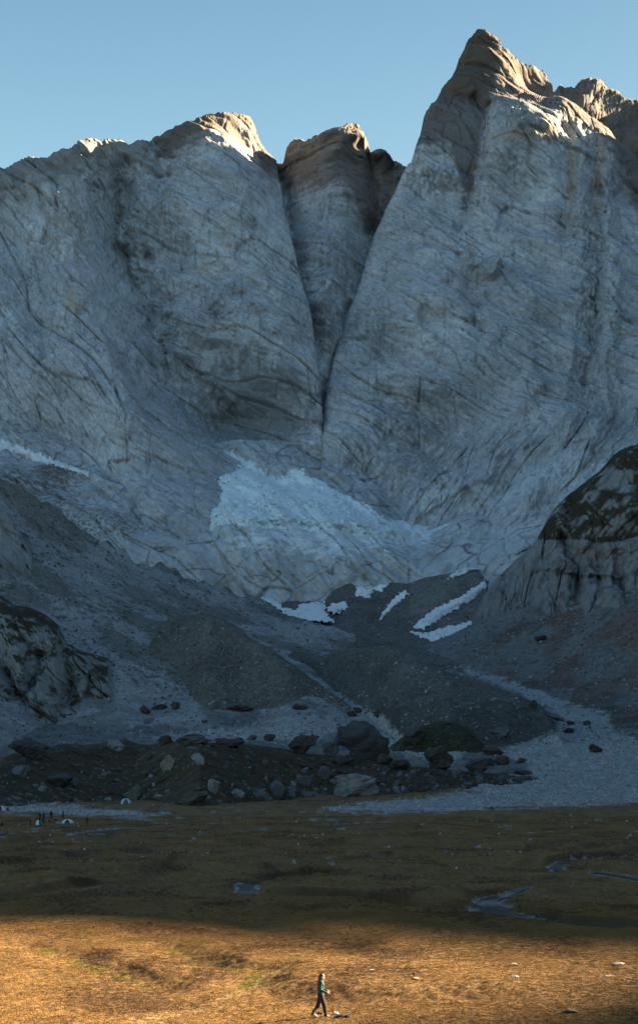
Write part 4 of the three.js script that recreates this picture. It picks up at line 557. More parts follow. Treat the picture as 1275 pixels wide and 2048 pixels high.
// bearing, rise of its foot, width and height as seen, surface, colour, name, label, group
const boulders = [
  [62, 1513, 84, 36, 'm', DG, 'boulder', 'large dark streaked boulder at the left end of the grassy mound crest'],
  [232, 1500, 34, 20, 'm', PA, 'boulder', 'pale rounded boulder on the mound crest beside the brown hummock'],
  [386, 1489, 72, 22, 'm', GR, 'boulder', 'long low grey boulder on the mound crest, widest on its skyline'],
  [331, 1487, 32, 16, 'm', BR, 'boulder', 'dark brown boulder just left of the long low grey crest boulder'],
  [460, 1493, 62, 16, 'm', BR, 'boulder', 'flat dark brown slab boulder on the right part of the mound crest'],
  [477, 1483, 22, 13, 'm', DG, 'boulder', 'small dark boulder perched behind the flat brown slab'],
  [538, 1482, 26, 13, 'f', RD, 'boulder', 'reddish boulder on pale gravel behind the mound'],
  [504, 1482, 20, 11, 'f', GR, 'boulder', 'small grey boulder between reddish boulder and flat brown slab'],
  [608, 1508, 62, 38, 'm', BR, 'boulder', 'blocky flat-topped brown boulder left of the giant boulder'],
  [660, 1510, 44, 44, 'm', BL, 'boulder', 'grey-blue boulder leaning against the left of the giant boulder'],
  [726, 1512, 108, 72, 'm', DG, 'giant_boulder', 'giant dark domed boulder, tallest of all in the valley'],
  [880, 1532, 64, 46, 'm', BR, 'boulder', 'dark dome-shaped boulder between giant boulder and gravel plain'],
  [712, 1590, 92, 40, 'm', PA, 'boulder', 'pale angular boulder with a slanting slab side at the meadow edge'],
  [985, 1509, 46, 17, 'f', RD, 'boulder', 'low reddish boulder on the gravel right of the dark dome boulder'],
  [975, 1532, 30, 16, 'f', DG, 'boulder', 'dark boulder below the low reddish one on gravel edge'],
  [1002, 1531, 34, 18, 'f', BR, 'boulder', 'brown boulder in the cluster on the gravel plain edge'],
  [1042, 1526, 24, 9, 'f', RD, 'boulder', 'small reddish boulder standing farthest right in the gravel edge cluster'],
  [1016, 1549, 34, 18, 'f', GR, 'boulder', 'grey boulder at the pointed end of the grassy mound'],
  [1044, 1549, 38, 10, 'f', DG, 'boulder', 'low dark slab at the tip of the mound on gravel'],
  [950, 1545, 44, 26, 'm', DG, 'boulder', 'broad dark boulder left of the mound tip'],
  [915, 1552, 26, 14, 'm', GR, 'boulder', 'small grey boulder left of the broad dark boulder'],
  [800, 1540, 40, 20, 'm', BR, 'boulder', 'brown boulder in the rubble below the giant boulder'],
  [770, 1528, 34, 20, 'm', DG, 'boulder', 'dark boulder at the right foot of the giant boulder'],
  [690, 1530, 44, 20, 'm', DG, 'boulder', 'low dark boulder at the left foot of the giant boulder'],
  [830, 1486, 50, 28, 'k', BR, 'boulder', 'brown boulder at the left flank of the green knoll'],
  [396, 1529, 28, 22, 'm', PA, 'boulder', 'pale triangular boulder in the middle of the mound slope'],
  [338, 1537, 34, 26, 'm', [0.20, 0.175, 0.14], 'boulder', 'tan craggy boulder left of the pale triangular boulder'],
  [427, 1587, 24, 27, 'm', PA, 'boulder', 'pale upright boulder low on the mound near the brown crag'],
  [386, 1611, 64, 28, 'm', [0.085, 0.075, 0.055], 'boulder', 'dark layered craggy boulder at the mound foot by the meadow'],
  [122, 1574, 56, 26, 'm', DG, 'boulder', 'wide dark boulder low on the left of the mound'],
  [153, 1574, 18, 18, 'm', GR, 'boulder', 'small grey pointed boulder right of the wide dark boulder'],
  [42, 1553, 34, 22, 'm', BL, 'boulder', 'blue-grey boulder on the left mound slope under the streaked boulder'],
  [268, 1596, 44, 26, 'm', [0.12, 0.115, 0.09], 'boulder', 'dull craggy boulder directly behind the pale far tent'],
  [318, 1598, 26, 8, 'm', PA, 'boulder', 'flat pale stone at the mound foot right of the far tent'],
  [385, 1502, 26, 9, 'm', GR, 'boulder', 'flat grey stone just below the mound crest'],
  [474, 1596, 34, 18, 'm', PA, 'boulder', 'pale boulder, first from the left of the blue-grey foot row'],
  [526, 1599, 36, 20, 'm', BL, 'boulder', 'blue-grey boulder, second from the left of the mound foot row'],
  [556, 1593, 32, 32, 'm', BL, 'boulder', 'pointed blue-grey boulder, tallest of the mound foot row'],
  [578, 1594, 28, 20, 'm', GR, 'boulder', 'grey boulder right of the pointed one in the foot row'],
  [608, 1570, 34, 18, 'm', GR, 'boulder', 'grey boulder above the right end of the foot row'],
  [586, 1573, 12, 11, 'm', PA, 'boulder', 'small pale boulder left of the upper grey one'],
  [630, 1593, 18, 10, 'm', [0.10, 0.13, 0.19], 'boulder', 'small dark blue boulder between foot row and angular slab boulder'],
  [652, 1558, 34, 26, 'm', GR, 'boulder', 'rubbly grey boulder above the pale angular boulder'],
  [1065, 1420, 15, 19, 's', RD, 'boulder', 'dark red upright boulder on the moraine edge over the stream'],
  [1000, 1474, 40, 18, 's', GR, 'boulder', 'grey tilted slab at the foot of the dark moraine'],
  [1190, 1506, 30, 16, 'f', RD, 'boulder', 'reddish boulder alone far right on the gravel plain'],
  [1140, 1450, 18, 9, 'f', RD, 'boulder', 'left boulder of the pair in the right-hand stream mouth'],
  [1173, 1451, 20, 9, 'f', DG, 'boulder', 'right boulder of the pair in the right-hand stream mouth'],
  [1136, 1466, 22, 10, 'f', RD, 'boulder', 'boulder below the pair in the right-hand stream mouth'],
  [290, 1427, 22, 15, 's', RD, 'boulder', 'dark red block at the left of the row on the scree foot'],
  [318, 1418, 34, 10, 's', DG, 'boulder', 'flat dark block second in the row on the scree foot'],
  [350, 1419, 20, 14, 's', DG, 'boulder', 'dark upright block third in the row on the scree foot'],
  [482, 1421, 54, 10, 's', RD, 'boulder', 'long flat dark red block below the lateral moraine'],
  [600, 1419, 34, 11, 's', RD, 'boulder', 'dark red block at the right foot of the lateral moraine'],
  [410, 1447, 13, 7, 's', DG, 'boulder', 'small dark block on bare scree above the mound'],
  [1080, 1281, 28, 10, 's', RD, 'boulder', 'rusty boulder on the scree below the rock spur'],
  [703, 1432, 22, 10, 's', RD, 'boulder', 'dark boulder in the left stream bed above the giant boulder'],
  [714, 1424, 18, 9, 's', DG, 'boulder', 'small dark boulder higher up the left stream bed'],
  [757, 1433, 22, 11, 's', DG, 'boulder', 'dark boulder beside the left stream at the moraine foot'],
  [71, 1670, 16, 11, 'f', PA, 'meadow_stone', 'grey pointed stone on the meadow below the half-raised tent'],
  [132, 1664, 24, 6, 'f', GR, 'meadow_stone', 'long flat stone on the meadow below the white dome tent'],
  [53, 1677, 16, 4, 'f', [0.28, 0.25, 0.21], 'meadow_stone', 'low tan stone just under the pointed meadow stone'],
  [25, 1684, 19, 5, 'f', [0.22, 0.20, 0.17], 'meadow_stone', 'brownish low stone by the bank at the left edge'],
  [5, 1682, 12, 6, 'f', BL, 'meadow_stone', 'blue-grey stone cut by the left edge of the picture'],
  [25, 1669, 12, 4, 'f', GR, 'meadow_stone', 'small flat grey stone left of the pointed meadow stone'],
  [299, 1689, 15, 6, 'f', PA, 'meadow_stone', 'lone pale stone on dark meadow below the brook'],
  [180, 1694, 16, 5, 'f', PA, 'meadow_stone', 'whitish broken stone left of the lone pale one'],
  [1028, 1982, 18, 5, 'f', [0.5, 0.46, 0.42], 'meadow_stone', 'pale flat stone in sunlit grass right of the walker'],
  [1026, 1948, 18, 5, 'f', [0.34, 0.26, 0.18], 'meadow_stone', 'brown stone in sunlit grass above the pale flat one'],
  [1236, 1955, 26, 5, 'f', [0.40, 0.36, 0.32], 'meadow_stone', 'flat grey stone in the grass near the right edge'],
  [743, 1968, 14, 4, 'f', [0.5, 0.45, 0.38], 'meadow_stone', 'small pale stone in sunlit grass nearest the walker’s right'],
  [829, 1983, 16, 6, 'f', [0.30, 0.24, 0.17], 'meadow_stone', 'brown clod of stone between the two pale meadow stones'],
  [1140, 2032, 34, 8, 'f', [0.12, 0.09, 0.065], 'meadow_stone', 'dark lumpy clod in the grass at the lower right'],
  [696, 2025, 8, 3, 'f', [0.6, 0.58, 0.55], 'meadow_stone', 'tiny white stone just beyond the clothes on the grass'],
  [1213, 1976, 14, 3, 'f', [0.45, 0.40, 0.34], 'meadow_stone', 'thin pale stone below the flat one near the right edge'],
];
boulders.forEach(([u, v, w, h, on, c, name, label], i) => {
  let p = on === 'm' ? mound.near(u, clamp(v, topMound(u) + 1, botMound(u))) : on === 's' ? nearestSlope(u, v) : on === 'k' ? knoll.near(u, v) : floorSpot(u, v);
  const d = -p.z, W = w / FOCAL * d, H = h / FOCAL * d;
  const o = mesh(name, blockGeometry(500 + i * 7, W, H * 1.08, W * (0.7 + 0.25 * ((i * 37) % 10) / 10), d < 120 || w < 16 ? 5 : w > 50 ? 16 : 10), rockMat(...c));
  o.position.copy(p); o.rotation.y = 0; tag(o, label, 'boulder');
});
// ---------------------------------------------------------------- people, tents and their things
// surface round a set of tapered bones: [x1,y1,z1,r1, x2,y2,z2,r2]; smooth joins them
function skin(bones, cell, blend = 0.03, grow = 0) {
  const lo = [1e9, 1e9, 1e9], hi = [-1e9, -1e9, -1e9];
  for (const b of bones) for (const o of [0, 4]) for (let a = 0; a < 3; a++) { lo[a] = Math.min(lo[a], b[o + a] - b[o + 3] - grow - 0.04); hi[a] = Math.max(hi[a], b[o + a] + b[o + 3] + grow + 0.04); }
  const side = Math.max(hi[0] - lo[0], hi[1] - lo[1], hi[2] - lo[2]), res = Math.max(16, Math.min(150, Math.ceil(side / cell) + 4)), c = [0, 1, 2].map((a) => (lo[a] + hi[a]) / 2), half = side / 2 * 1.06;
  const mc = new MarchingCubes(res, new THREE.MeshBasicMaterial(), false, false, 200000); mc.isolation = 0; mc.reset();
  const f = mc.field, H = res / 2;
  for (let k = 0; k < res; k++) for (let j = 0; j < res; j++) for (let i = 0; i < res; i++) {
    const x = c[0] + (i - H) / H * half, y = c[1] + (j - H) / H * half, z = c[2] + (k - H) / H * half; let d = 9;
    for (const b of bones) {
      const ex = b[4] - b[0], ey = b[5] - b[1], ez = b[6] - b[2], px = x - b[0], py = y - b[1], pz = z - b[2], t = clamp((px * ex + py * ey + pz * ez) / (ex * ex + ey * ey + ez * ez || 1));
      const q = Math.hypot(px - ex * t, py - ey * t, (pz - ez * t) * (b[8] ?? 1)) - lerp(b[3], b[7], t) - grow, h = clamp(0.5 + 0.5 * (d - q) / blend); d = lerp(d, q, h) - blend * h * (1 - h);
    }
    f[i + j * res + k * res * res] = -d;
  }
  mc.update();
  const n = mc.count, pos = new Float32Array(n * 3), nor = new Float32Array(n * 3);
  for (let i = 0; i < n * 3; i++) { pos[i] = c[i % 3] + mc.positionArray[i] * half; nor[i] = mc.normalArray[i]; }
  const g = new THREE.BufferGeometry(); g.setAttribute('position', new THREE.BufferAttribute(pos, 3));
  const m = mergeVertices(g, 1e-4); m.computeVertexNormals(); return m;
}
const cloth = (r, g, b, rough = 0.9) => MAT({ color: new THREE.Color().setRGB(r, g, b), roughness: rough, side: THREE.DoubleSide });
const SKIN = cloth(0.52, 0.32, 0.22, 0.6);
// joints: hip, chest, neck, head, then per side shoulder/elbow/hand and hip/knee/ankle/toe; +x is the way the person faces
function person(J, { cell, jacket, trousers, hair, shoes, label, at, turn = 0, name = 'person', hairBones, extras, group }) {
  const o = new THREE.Group(); o.name = numbered(name); scene.add(o); o.position.copy(at); o.rotation.y = turn; tag(o, label, 'person', group);
  const B = (a, ra, b, rb, flat) => [...a, ra, ...b, rb, flat], R = J.r, L = J.l;
  const trunk = [B(J.hip, 0.105, J.waist, 0.095, 0.78), B(J.waist, 0.095, J.chest, 0.115, 0.75), B(R.sh, 0.055, L.sh, 0.055), B(J.chest, 0.11, J.neck, 0.055, 0.85)];
  const arm = (s) => [B(s.sh, 0.052, s.el, 0.042), B(s.el, 0.042, s.wr, 0.030)], leg = (s) => [B(s.hp, 0.085, s.kn, 0.058), B(s.kn, 0.058, s.an, 0.042)];
  const foot = (s) => [B(s.an, 0.042, s.toe, 0.030), B([s.an[0] - 0.03, s.an[1] - 0.05, s.an[2]], 0.035, s.toe, 0.028)];
  const hand = (s) => { const d = new THREE.Vector3(...s.hd).sub(new THREE.Vector3(...s.wr)).normalize(), out = [B(s.wr, 0.026, s.hd, 0.030)]; for (let k = -1.5; k <= 1.5; k++) out.push(B(s.hd, 0.014, [s.hd[0] + d.x * 0.075, s.hd[1] + d.y * 0.075 - 0.012, s.hd[2] + k * 0.018], 0.009)); out.push(B(s.wr, 0.012, [s.hd[0] + 0.01, s.hd[1] + 0.035, s.hd[2]], 0.010)); return out; };
  const H = J.head, F = J.face ?? [1, -0.15, 0], fn = new THREE.Vector3(...F).normalize(), hp = (f, u, w = 0) => [H[0] + fn.x * f - fn.y * u, H[1] + fn.y * f + fn.x * u, H[2] + w];
  const headBones = [B(J.neck, 0.050, H, 0.055), B(hp(-0.01, 0.03), 0.088, hp(0.02, -0.05), 0.066, 1.12), B(hp(0.085, -0.005), 0.014, hp(0.104, -0.025), 0.012), B(hp(0.05, -0.08), 0.035, hp(0.06, -0.075), 0.03), B(hp(0.0, -0.01, 0.082), 0.018, hp(-0.01, 0.015, 0.084), 0.016), B(hp(0.0, -0.01, -0.082), 0.018, hp(-0.01, 0.015, -0.084), 0.016)];
  mesh('body', skin([...trunk, ...arm(R), ...arm(L), ...leg(R), ...leg(L), ...foot(R), ...foot(L), ...hand(R), ...hand(L), ...headBones], cell), SKIN, o);
  mesh('jacket', skin([...trunk.slice(0), B(J.hip, 0.11, [J.hip[0], J.hip[1] + 0.03, J.hip[2]], 0.11, 0.8), ...arm(R), ...arm(L)], cell, 0.035, 0.017), jacket, o);
  mesh('trousers', skin([B(J.hip, 0.105, J.hip, 0.105, 0.75), ...leg(R), ...leg(L)].map((b) => b), cell, 0.03, 0.019), trousers, o);
  mesh('hair', skin(hairBones ?? [B(hp(-0.03, 0.045), 0.088, hp(-0.035, 0.0), 0.080, 1.05)], cell * 0.8, 0.02), hair, o);
  for (const s of [R, L]) mesh('shoe', skin(foot(s), cell * 0.8, 0.02, 0.012), shoes, o);
  if (extras) extras(o, B);
  return o;
}
// walking: facing right, weight on the front leg, right forearm bent forward
const walk = { hip: [0, 0.87, 0], waist: [-0.01, 1.02, 0], chest: [0.0, 1.22, 0], neck: [0.02, 1.40, 0], head: [0.055, 1.525, 0], face: [1, -0.30, 0.15],
  r: { sh: [0.0, 1.335, 0.17], el: [-0.03, 1.07, 0.21], wr: [0.19, 0.97, 0.17], hd: [0.255, 0.955, 0.155], hp: [0.0, 0.84, 0.09], kn: [0.13, 0.46, 0.10], an: [0.19, 0.085, 0.10], toe: [0.36, 0.035, 0.11] },
  l: { sh: [0.02, 1.335, -0.17], el: [0.02, 1.06, -0.21], wr: [0.2, 1.0, -0.16], hd: [0.26, 0.985, -0.14], hp: [-0.01, 0.84, -0.09], kn: [-0.09, 0.46, -0.09], an: [-0.31, 0.125, -0.09], toe: [-0.17, 0.035, -0.10] } };
{
  const at = floorSpot(641, 2033);
  person(walk, { cell: 0.012, jacket: cloth(0.006, 0.055, 0.050), trousers: cloth(0.016, 0.015, 0.018), hair: cloth(0.026, 0.012, 0.007, 0.55), shoes: cloth(0.45, 0.40, 0.36), at, label: 'long-haired person in a teal jacket and dark trousers walking across sunlit grass',
    hairBones: [[0.03, 1.575, 0, 0.094, 0.02, 1.54, 0, 0.092], [0.0, 1.55, 0, 0.085, -0.03, 1.40, 0, 0.075], [0.02, 1.52, 0.06, 0.05, 0.03, 1.36, 0.09, 0.045], [0.03, 1.36, 0.09, 0.045, 0.10, 1.24, 0.11, 0.030], [0.02, 1.52, -0.06, 0.05, 0.05, 1.30, -0.09, 0.04], [-0.03, 1.42, 0, 0.07, -0.07, 1.32, 0, 0.045]],
    extras: (o) => { const m = cloth(0.55, 0.53, 0.52); for (const s of [0, 1]) { const t = new THREE.TubeGeometry(new THREE.CatmullRomCurve3([new THREE.Vector3(-0.165 + s * 0.03, 0.33, -0.03), new THREE.Vector3(-0.225 + s * 0.03, 0.24, -0.03), new THREE.Vector3(-0.285 + s * 0.035, 0.15, -0.03)]), 8, 0.011, 6); mesh('trouser_stripe', t, m, o); } } });
}
// clothes left on the grass: crumpled heaps
function heap(name, seed, w, h, dep, mat, u, v, label, category) {
  const g = new THREE.IcosahedronGeometry(1, 12).deleteAttribute('normal').deleteAttribute('uv'), m = mergeVertices(g), p = m.attributes.position, x = new THREE.Vector3();
  for (let i = 0; i < p.count; i++) { x.fromBufferAttribute(p, i); const r = 1 + 0.25 * n3(x.x * 1.6 + seed, x.y * 1.6, x.z * 1.6) + 0.16 * (1 - 2 * Math.abs(n3(x.x * 3.2 + seed, x.y * 3, x.z * 3.2))) + 0.05 * n3(x.x * 9, x.y * 9, x.z * 9 + seed); x.multiplyScalar(r); p.setXYZ(i, x.x * w / 2, Math.max(-0.15, x.y) * h, x.z * dep / 2); }
  m.computeVertexNormals(); const o = mesh(name, m, mat); o.position.copy(floorSpot(u, v)); o.position.y += h * 0.1; return label ? tag(o, label, category) : o;
}
heap('crumpled_jacket', 3, 0.42, 0.09, 0.32, cloth(0.015, 0.040, 0.075), 682, 2036, 'crumpled dark blue jacket lying on the grass at the walker’s feet', 'jacket');
heap('crumpled_shirt', 8, 0.22, 0.08, 0.24, cloth(0.50, 0.50, 0.52), 671, 2032, 'pale crumpled shirt on the grass left of the blue jacket', 'shirt');
heap('small_bag', 14, 0.22, 0.07, 0.18, cloth(0.015, 0.025, 0.05), 693, 2039, 'small dark navy bag on the grass right of the blue jacket', 'bag');
{ const o = new THREE.Group(); o.name = 'trainer_shoe'; scene.add(o); o.position.copy(floorSpot(641, 2027)); tag(o, 'single dark trainer with white sole on the grass behind the walker', 'shoe');
  const b = mesh('upper', skin([[-0.08, 0.06, 0, 0.045, 0.06, 0.05, 0, 0.038], [-0.08, 0.1, 0, 0.03, -0.08, 0.06, 0, 0.045]], 0.01), cloth(0.06, 0.06, 0.075), o); mesh('sole', skin([[-0.09, 0.012, 0, 0.035, 0.1, 0.012, 0, 0.034]], 0.01, 0.02).scale(1, 0.5, 1), cloth(0.6, 0.6, 0.6), o); }

// tents: a vaulted skin on two crossed poles, a dark doorway and a groundsheet
function tent(u, v, w, h, label, skinColor, doorTurn, { open = true, lean = 0, flap } = {}) {
  const at = u > 500 ? mound.near(u, v) : floorSpot(u, v), o = new THREE.Group(); o.name = numbered('dome_tent'); scene.add(o); o.position.copy(at); tag(o, label, 'tent');
  const dep = w * 0.72, nu = 40, nv = 14, pos = [], idx = [];
  const P = (a, t) => { const sq = Math.pow(Math.pow(Math.abs(Math.cos(a)), 3.2) + Math.pow(Math.abs(Math.sin(a)), 3.2), -1 / 3.2), r = Math.cos(t * Math.PI / 2) ** 0.75, sag = 1 - 0.10 * Math.abs(Math.sin(2 * a - Math.PI / 2)) * Math.sin(t * Math.PI); return [Math.cos(a) * sq * r * w / 2 * sag + lean * t, Math.pow(Math.sin(t * Math.PI / 2), 0.95) * h, Math.sin(a) * sq * r * dep / 2 * sag]; };
  for (let j = 0; j <= nv; j++) for (let i = 0; i <= nu; i++) pos.push(...P(i / nu * 2 * Math.PI, j / nv));
  for (let j = 0; j < nv; j++) for (let i = 0; i < nu; i++) { const a = j * (nu + 1) + i, b = a + 1, c = a + nu + 1, d = c + 1; idx.push(a, c, b, b, c, d); }
  const g = new THREE.BufferGeometry(); g.setAttribute('position', new THREE.Float32BufferAttribute(pos, 3)); g.setIndex(idx); g.computeVertexNormals();
  mesh('canopy', g, cloth(...skinColor, 0.7), o);
  for (const s of [0, 1]) { const pts = []; for (let k = 0; k <= 20; k++) { const t = k / 20 * 2 - 1, a = Math.PI / 4 + s * Math.PI / 2 + (t < 0 ? 0 : Math.PI), q = P(a, 1 - Math.abs(t)); pts.push(new THREE.Vector3(q[0] * 1.01, q[1] * 1.01 + 0.005, q[2] * 1.01)); } mesh('pole', new THREE.TubeGeometry(new THREE.CatmullRomCurve3(pts), 40, 0.016, 6), cloth(0.08, 0.08, 0.09, 0.5), o); }
  if (open) { const dp = [], di = [], a0 = Math.PI / 2 - doorTurn; for (let j = 0; j <= 8; j++) for (let i = 0; i <= 8; i++) { const t = j / 8 * 0.78, a = a0 + (i / 8 - 0.5) * 0.95 * (1 - 0.85 * (j / 8) ** 2.2), q = P(a, t); dp.push(q[0] * 1.015, q[1] * 1.01 + 0.01, q[2] * 1.015 + 0.01); } for (let j = 0; j < 8; j++) for (let i = 0; i < 8; i++) { const a = j * 9 + i; di.push(a, a + 9, a + 1, a + 1, a + 9, a + 10); } const dg = new THREE.BufferGeometry(); dg.setAttribute('position', new THREE.Float32BufferAttribute(dp, 3)); dg.setIndex(di); dg.computeVertexNormals(); mesh('doorway', dg, cloth(...(flap ?? [0.03, 0.04, 0.055])), o); }
  const sheet = new THREE.CylinderGeometry(1, 1.02, 0.05, 24).rotateY(Math.PI / 24).scale(w * 0.52, 1, dep * 0.52); mesh('groundsheet', sheet, cloth(0.06, 0.07, 0.09), o);
  return o;
}
tent(136, 1648, 2.55, 1.18, 'white dome tent with dark doorway at the camp on the meadow', [0.66, 0.67, 0.72], 0);
tent(252, 1607, 3.1, 1.6, 'pale blue-white tent at the foot of the grassy mound', [0.55, 0.63, 0.68], 0.05, { flap: [0.06, 0.11, 0.16] });
tent(4, 1626, 2.3, 1.2, 'pinkish white tent at the left edge beside the gravel strip', [0.62, 0.55, 0.58], -0.3);
tent(79, 1651, 1.35, 0.92, 'half-raised white tent that a crouching camper leans over', [0.68, 0.70, 0.70], 0.6, { lean: -0.25 });
tent(703, 1588, 2.6, 1.5, 'small green tent in front of the pale angular boulder', [0.05, 0.26, 0.16], 0, { flap: [0.03, 0.13, 0.09] });

const stand = { hip: [0, 0.92, 0], waist: [0, 1.08, 0], chest: [0.01, 1.30, 0], neck: [0.01, 1.48, 0], head: [0.03, 1.61, 0],
  r: { sh: [0.0, 1.42, 0.19], el: [-0.02, 1.12, 0.25], wr: [0.10, 0.88, 0.24], hd: [0.14, 0.81, 0.23], hp: [0, 0.89, 0.09], kn: [0.02, 0.49, 0.11], an: [0, 0.09, 0.12], toe: [0.17, 0.035, 0.14] },
  l: { sh: [0.0, 1.42, -0.19], el: [-0.02, 1.12, -0.25], wr: [0.08, 0.88, -0.24], hd: [0.11, 0.81, -0.23], hp: [0, 0.89, -0.09], kn: [0.02, 0.49, -0.11], an: [-0.02, 0.09, -0.12], toe: [0.15, 0.035, -0.14] } };
const bend = { hip: [-0.1, 0.88, 0], waist: [0.02, 1.0, 0], chest: [0.2, 1.10, 0], neck: [0.36, 1.15, 0], head: [0.46, 1.12, 0], face: [0.7, -0.7, 0],
  r: { sh: [0.30, 1.10, 0.18], el: [0.38, 0.83, 0.22], wr: [0.46, 0.60, 0.18], hd: [0.49, 0.54, 0.17], hp: [-0.1, 0.85, 0.09], kn: [0.0, 0.47, 0.11], an: [-0.06, 0.09, 0.12], toe: [0.11, 0.035, 0.14] },
  l: { sh: [0.30, 1.10, -0.18], el: [0.38, 0.83, -0.22], wr: [0.46, 0.60, -0.18], hd: [0.49, 0.54, -0.17], hp: [-0.1, 0.85, -0.09], kn: [0.02, 0.47, -0.11], an: [-0.04, 0.09, -0.12], toe: [0.13, 0.035, -0.14] } };
const crouch = { hip: [-0.12, 0.34, 0], waist: [-0.02, 0.50, 0], chest: [0.12, 0.68, 0], neck: [0.24, 0.82, 0], head: [0.31, 0.92, 0], face: [0.9, -0.45, 0],
  r: { sh: [0.18, 0.76, 0.18], el: [0.30, 0.52, 0.22], wr: [0.48, 0.38, 0.18], hd: [0.54, 0.34, 0.17], hp: [-0.12, 0.32, 0.1], kn: [0.24, 0.46, 0.14], an: [0.06, 0.09, 0.13], toe: [0.22, 0.035, 0.14] },
  l: { sh: [0.18, 0.76, -0.18], el: [0.30, 0.52, -0.22], wr: [0.48, 0.38, -0.18], hd: [0.54, 0.34, -0.17], hp: [-0.12, 0.32, -0.1], kn: [0.24, 0.46, -0.14], an: [0.04, 0.09, -0.13], toe: [0.2, 0.035, -0.14] } };
const dark = cloth(0.018, 0.019, 0.022), navy = cloth(0.018, 0.028, 0.05), tealD = cloth(0.012, 0.055, 0.06), hairD = cloth(0.02, 0.014, 0.01), shoeD = cloth(0.03, 0.028, 0.026);
const pack = (color, x, y) => (o) => { mesh('backpack', skin([[x, y, 0.0, 0.13, x - 0.01, y + 0.36, 0.0, 0.11], [x - 0.09, y + 0.02, 0, 0.07, x - 0.09, y + 0.18, 0, 0.07]], 0.03), color, o); };
for (const [J, u, v, turn, jacket, trousers, label, extras] of [
  [stand, 61, 1654, 0.3, dark, dark, 'camper in black standing alone at the left of the half-raised tent'],
  [stand, 80, 1646, -0.5, dark, dark, 'camper in black standing behind the half-raised tent, left of the pair'],
  [stand, 88, 1646, 2.6, navy, dark, 'camper in navy standing behind the half-raised tent, right of the pair'],
  [bend, 87, 1652, Math.PI, tealD, dark, 'camper in dark teal bending over the half-raised tent'],
  [stand, 103, 1644, 1.4, dark, dark, 'camper in black standing alone between the two camp tents'],
  [stand, 126, 1641, 2.4, cloth(0.30, 0.31, 0.33), dark, 'camper in a pale top with a navy backpack behind the dome tent', pack(navy, -0.20, 1.08)],
  [bend, 175, 1647, Math.PI * 0.75, cloth(0.012, 0.075, 0.07), dark, 'camper in teal stooping over a red mat right of the dome tent'],
  [crouch, 3, 1659, 0.2, dark, dark, 'camper in black crouching at the left edge of the picture'],
  [crouch, 17, 1626, Math.PI, dark, dark, 'camper in black sitting beside the pinkish tent'],
]) person(J, { cell: 0.035, jacket, trousers, hair: hairD, shoes: shoeD, at: floorSpot(u, v), turn, label, extras });
heap('red_mat', 31, 1.5, 0.06, 0.7, cloth(0.10, 0.015, 0.015), 176, 1649, 'dark red mat on the grass under the stooping camper', 'mat');
heap('stuff_sack', 33, 0.5, 0.28, 0.4, dark, 99, 1647, 'black bag on the grass left of the lone standing camper', 'bag');
heap('stuff_sack', 36, 0.75, 0.24, 0.5, dark, 112, 1646, 'wide black bag on the grass left of the dome tent', 'bag');
heap('white_bag', 39, 0.36, 0.28, 0.3, cloth(0.6, 0.6, 0.62), 155, 1648, 'small white bag on the grass right of the dome tent', 'bag');
heap('white_cloth', 44, 0.75, 0.07, 0.5, cloth(0.6, 0.62, 0.62), 67, 1654, 'white cloth spread on the grass left of the half-raised tent', 'cloth');
// ---------------------------------------------------------------- loose stones and grass that nobody could count
const chip = mergeVertices(new THREE.IcosahedronGeometry(1, 0).deleteAttribute('normal').deleteAttribute('uv')); { const p = chip.attributes.position, R = rng(5); for (let i = 0; i < p.count; i++) { const s = 0.7 + R() * 0.5; p.setXYZ(i, p.getX(i) * s, p.getY(i) * s * 0.75, p.getZ(i) * s); } }
const chipGeo = chip.toNonIndexed(); chipGeo.computeVertexNormals();
const chipMat = MAT({ color: 0xffffff });
function scatter(name, label, n, seed, spot, size, tone) {
  const R = rng(seed), im = new THREE.InstancedMesh(chipGeo, chipMat, n), q = new THREE.Object3D(), c = new THREE.Color(); let k = 0;
  for (let t = 0; t < n * 6 && k < n; t++) { const p = spot(R); if (!p) continue; const s = size(R, p); q.position.copy(p); q.position.y += s * 0.15; q.rotation.set(R() * 6, R() * 6, R() * 6); q.scale.set(s * (0.7 + R() * 0.7), s * (0.6 + R() * 0.4), s * (0.7 + R() * 0.7)); q.updateMatrix(); im.setMatrixAt(k, q.matrix); const g = tone(R, p); c.setRGB(g[0], g[1], g[2]); im.setColorAt(k, c); k++; }
  im.count = k; im.name = name; im.castShadow = im.receiveShadow = true; scene.add(im); tag(im, label, 'stones', null, 'stuff');
}
const greyTone = (a, b, warm = 0) => (R) => { const g = a + (b - a) * R() ** 2.5; return [g * (1 + warm), g, g * (1 - warm * 0.7)]; };
const bigTail = (a, b) => (R) => a + (b - a) * R() ** 6;
scatter('gravel_stones', 'pale river stones strewn over the gravel plain', 42000, 71, (R) => { const v = 1300 + 330 * Math.sqrt(R()), u = -20 + R() * 1315; if (gravelAt(u, v) + 9 * n2(u / 14, v / 8) < 0) return null; return nearestSlope(u, v); }, (R, p) => (0.09 + 0.38 * R() ** 6) * clamp(-p.z / 550, 0.7, 1.5), greyTone(0.20, 0.52));
scatter('scree_stones', 'grey stones lying on the scree slopes and moraines', 26000, 72, (R) => { const v = 1010 + 480 * R(), u = -10 + R() * 1295; const p = nearestSlope(u, v); if (!p || -p.z < 650) return null; if (-p.z > 1500) return null; return R() < 0.35 + 0.65 * smooth(-0.1, 0.4, n3(p.x / 40, p.y / 25, p.z / 40)) ? p : null; }, (R, p) => (0.16 + 1.1 * R() ** 8) * clamp(-p.z / 1000, 0.8, 1.25), greyTone(0.09, 0.38, 0.03));
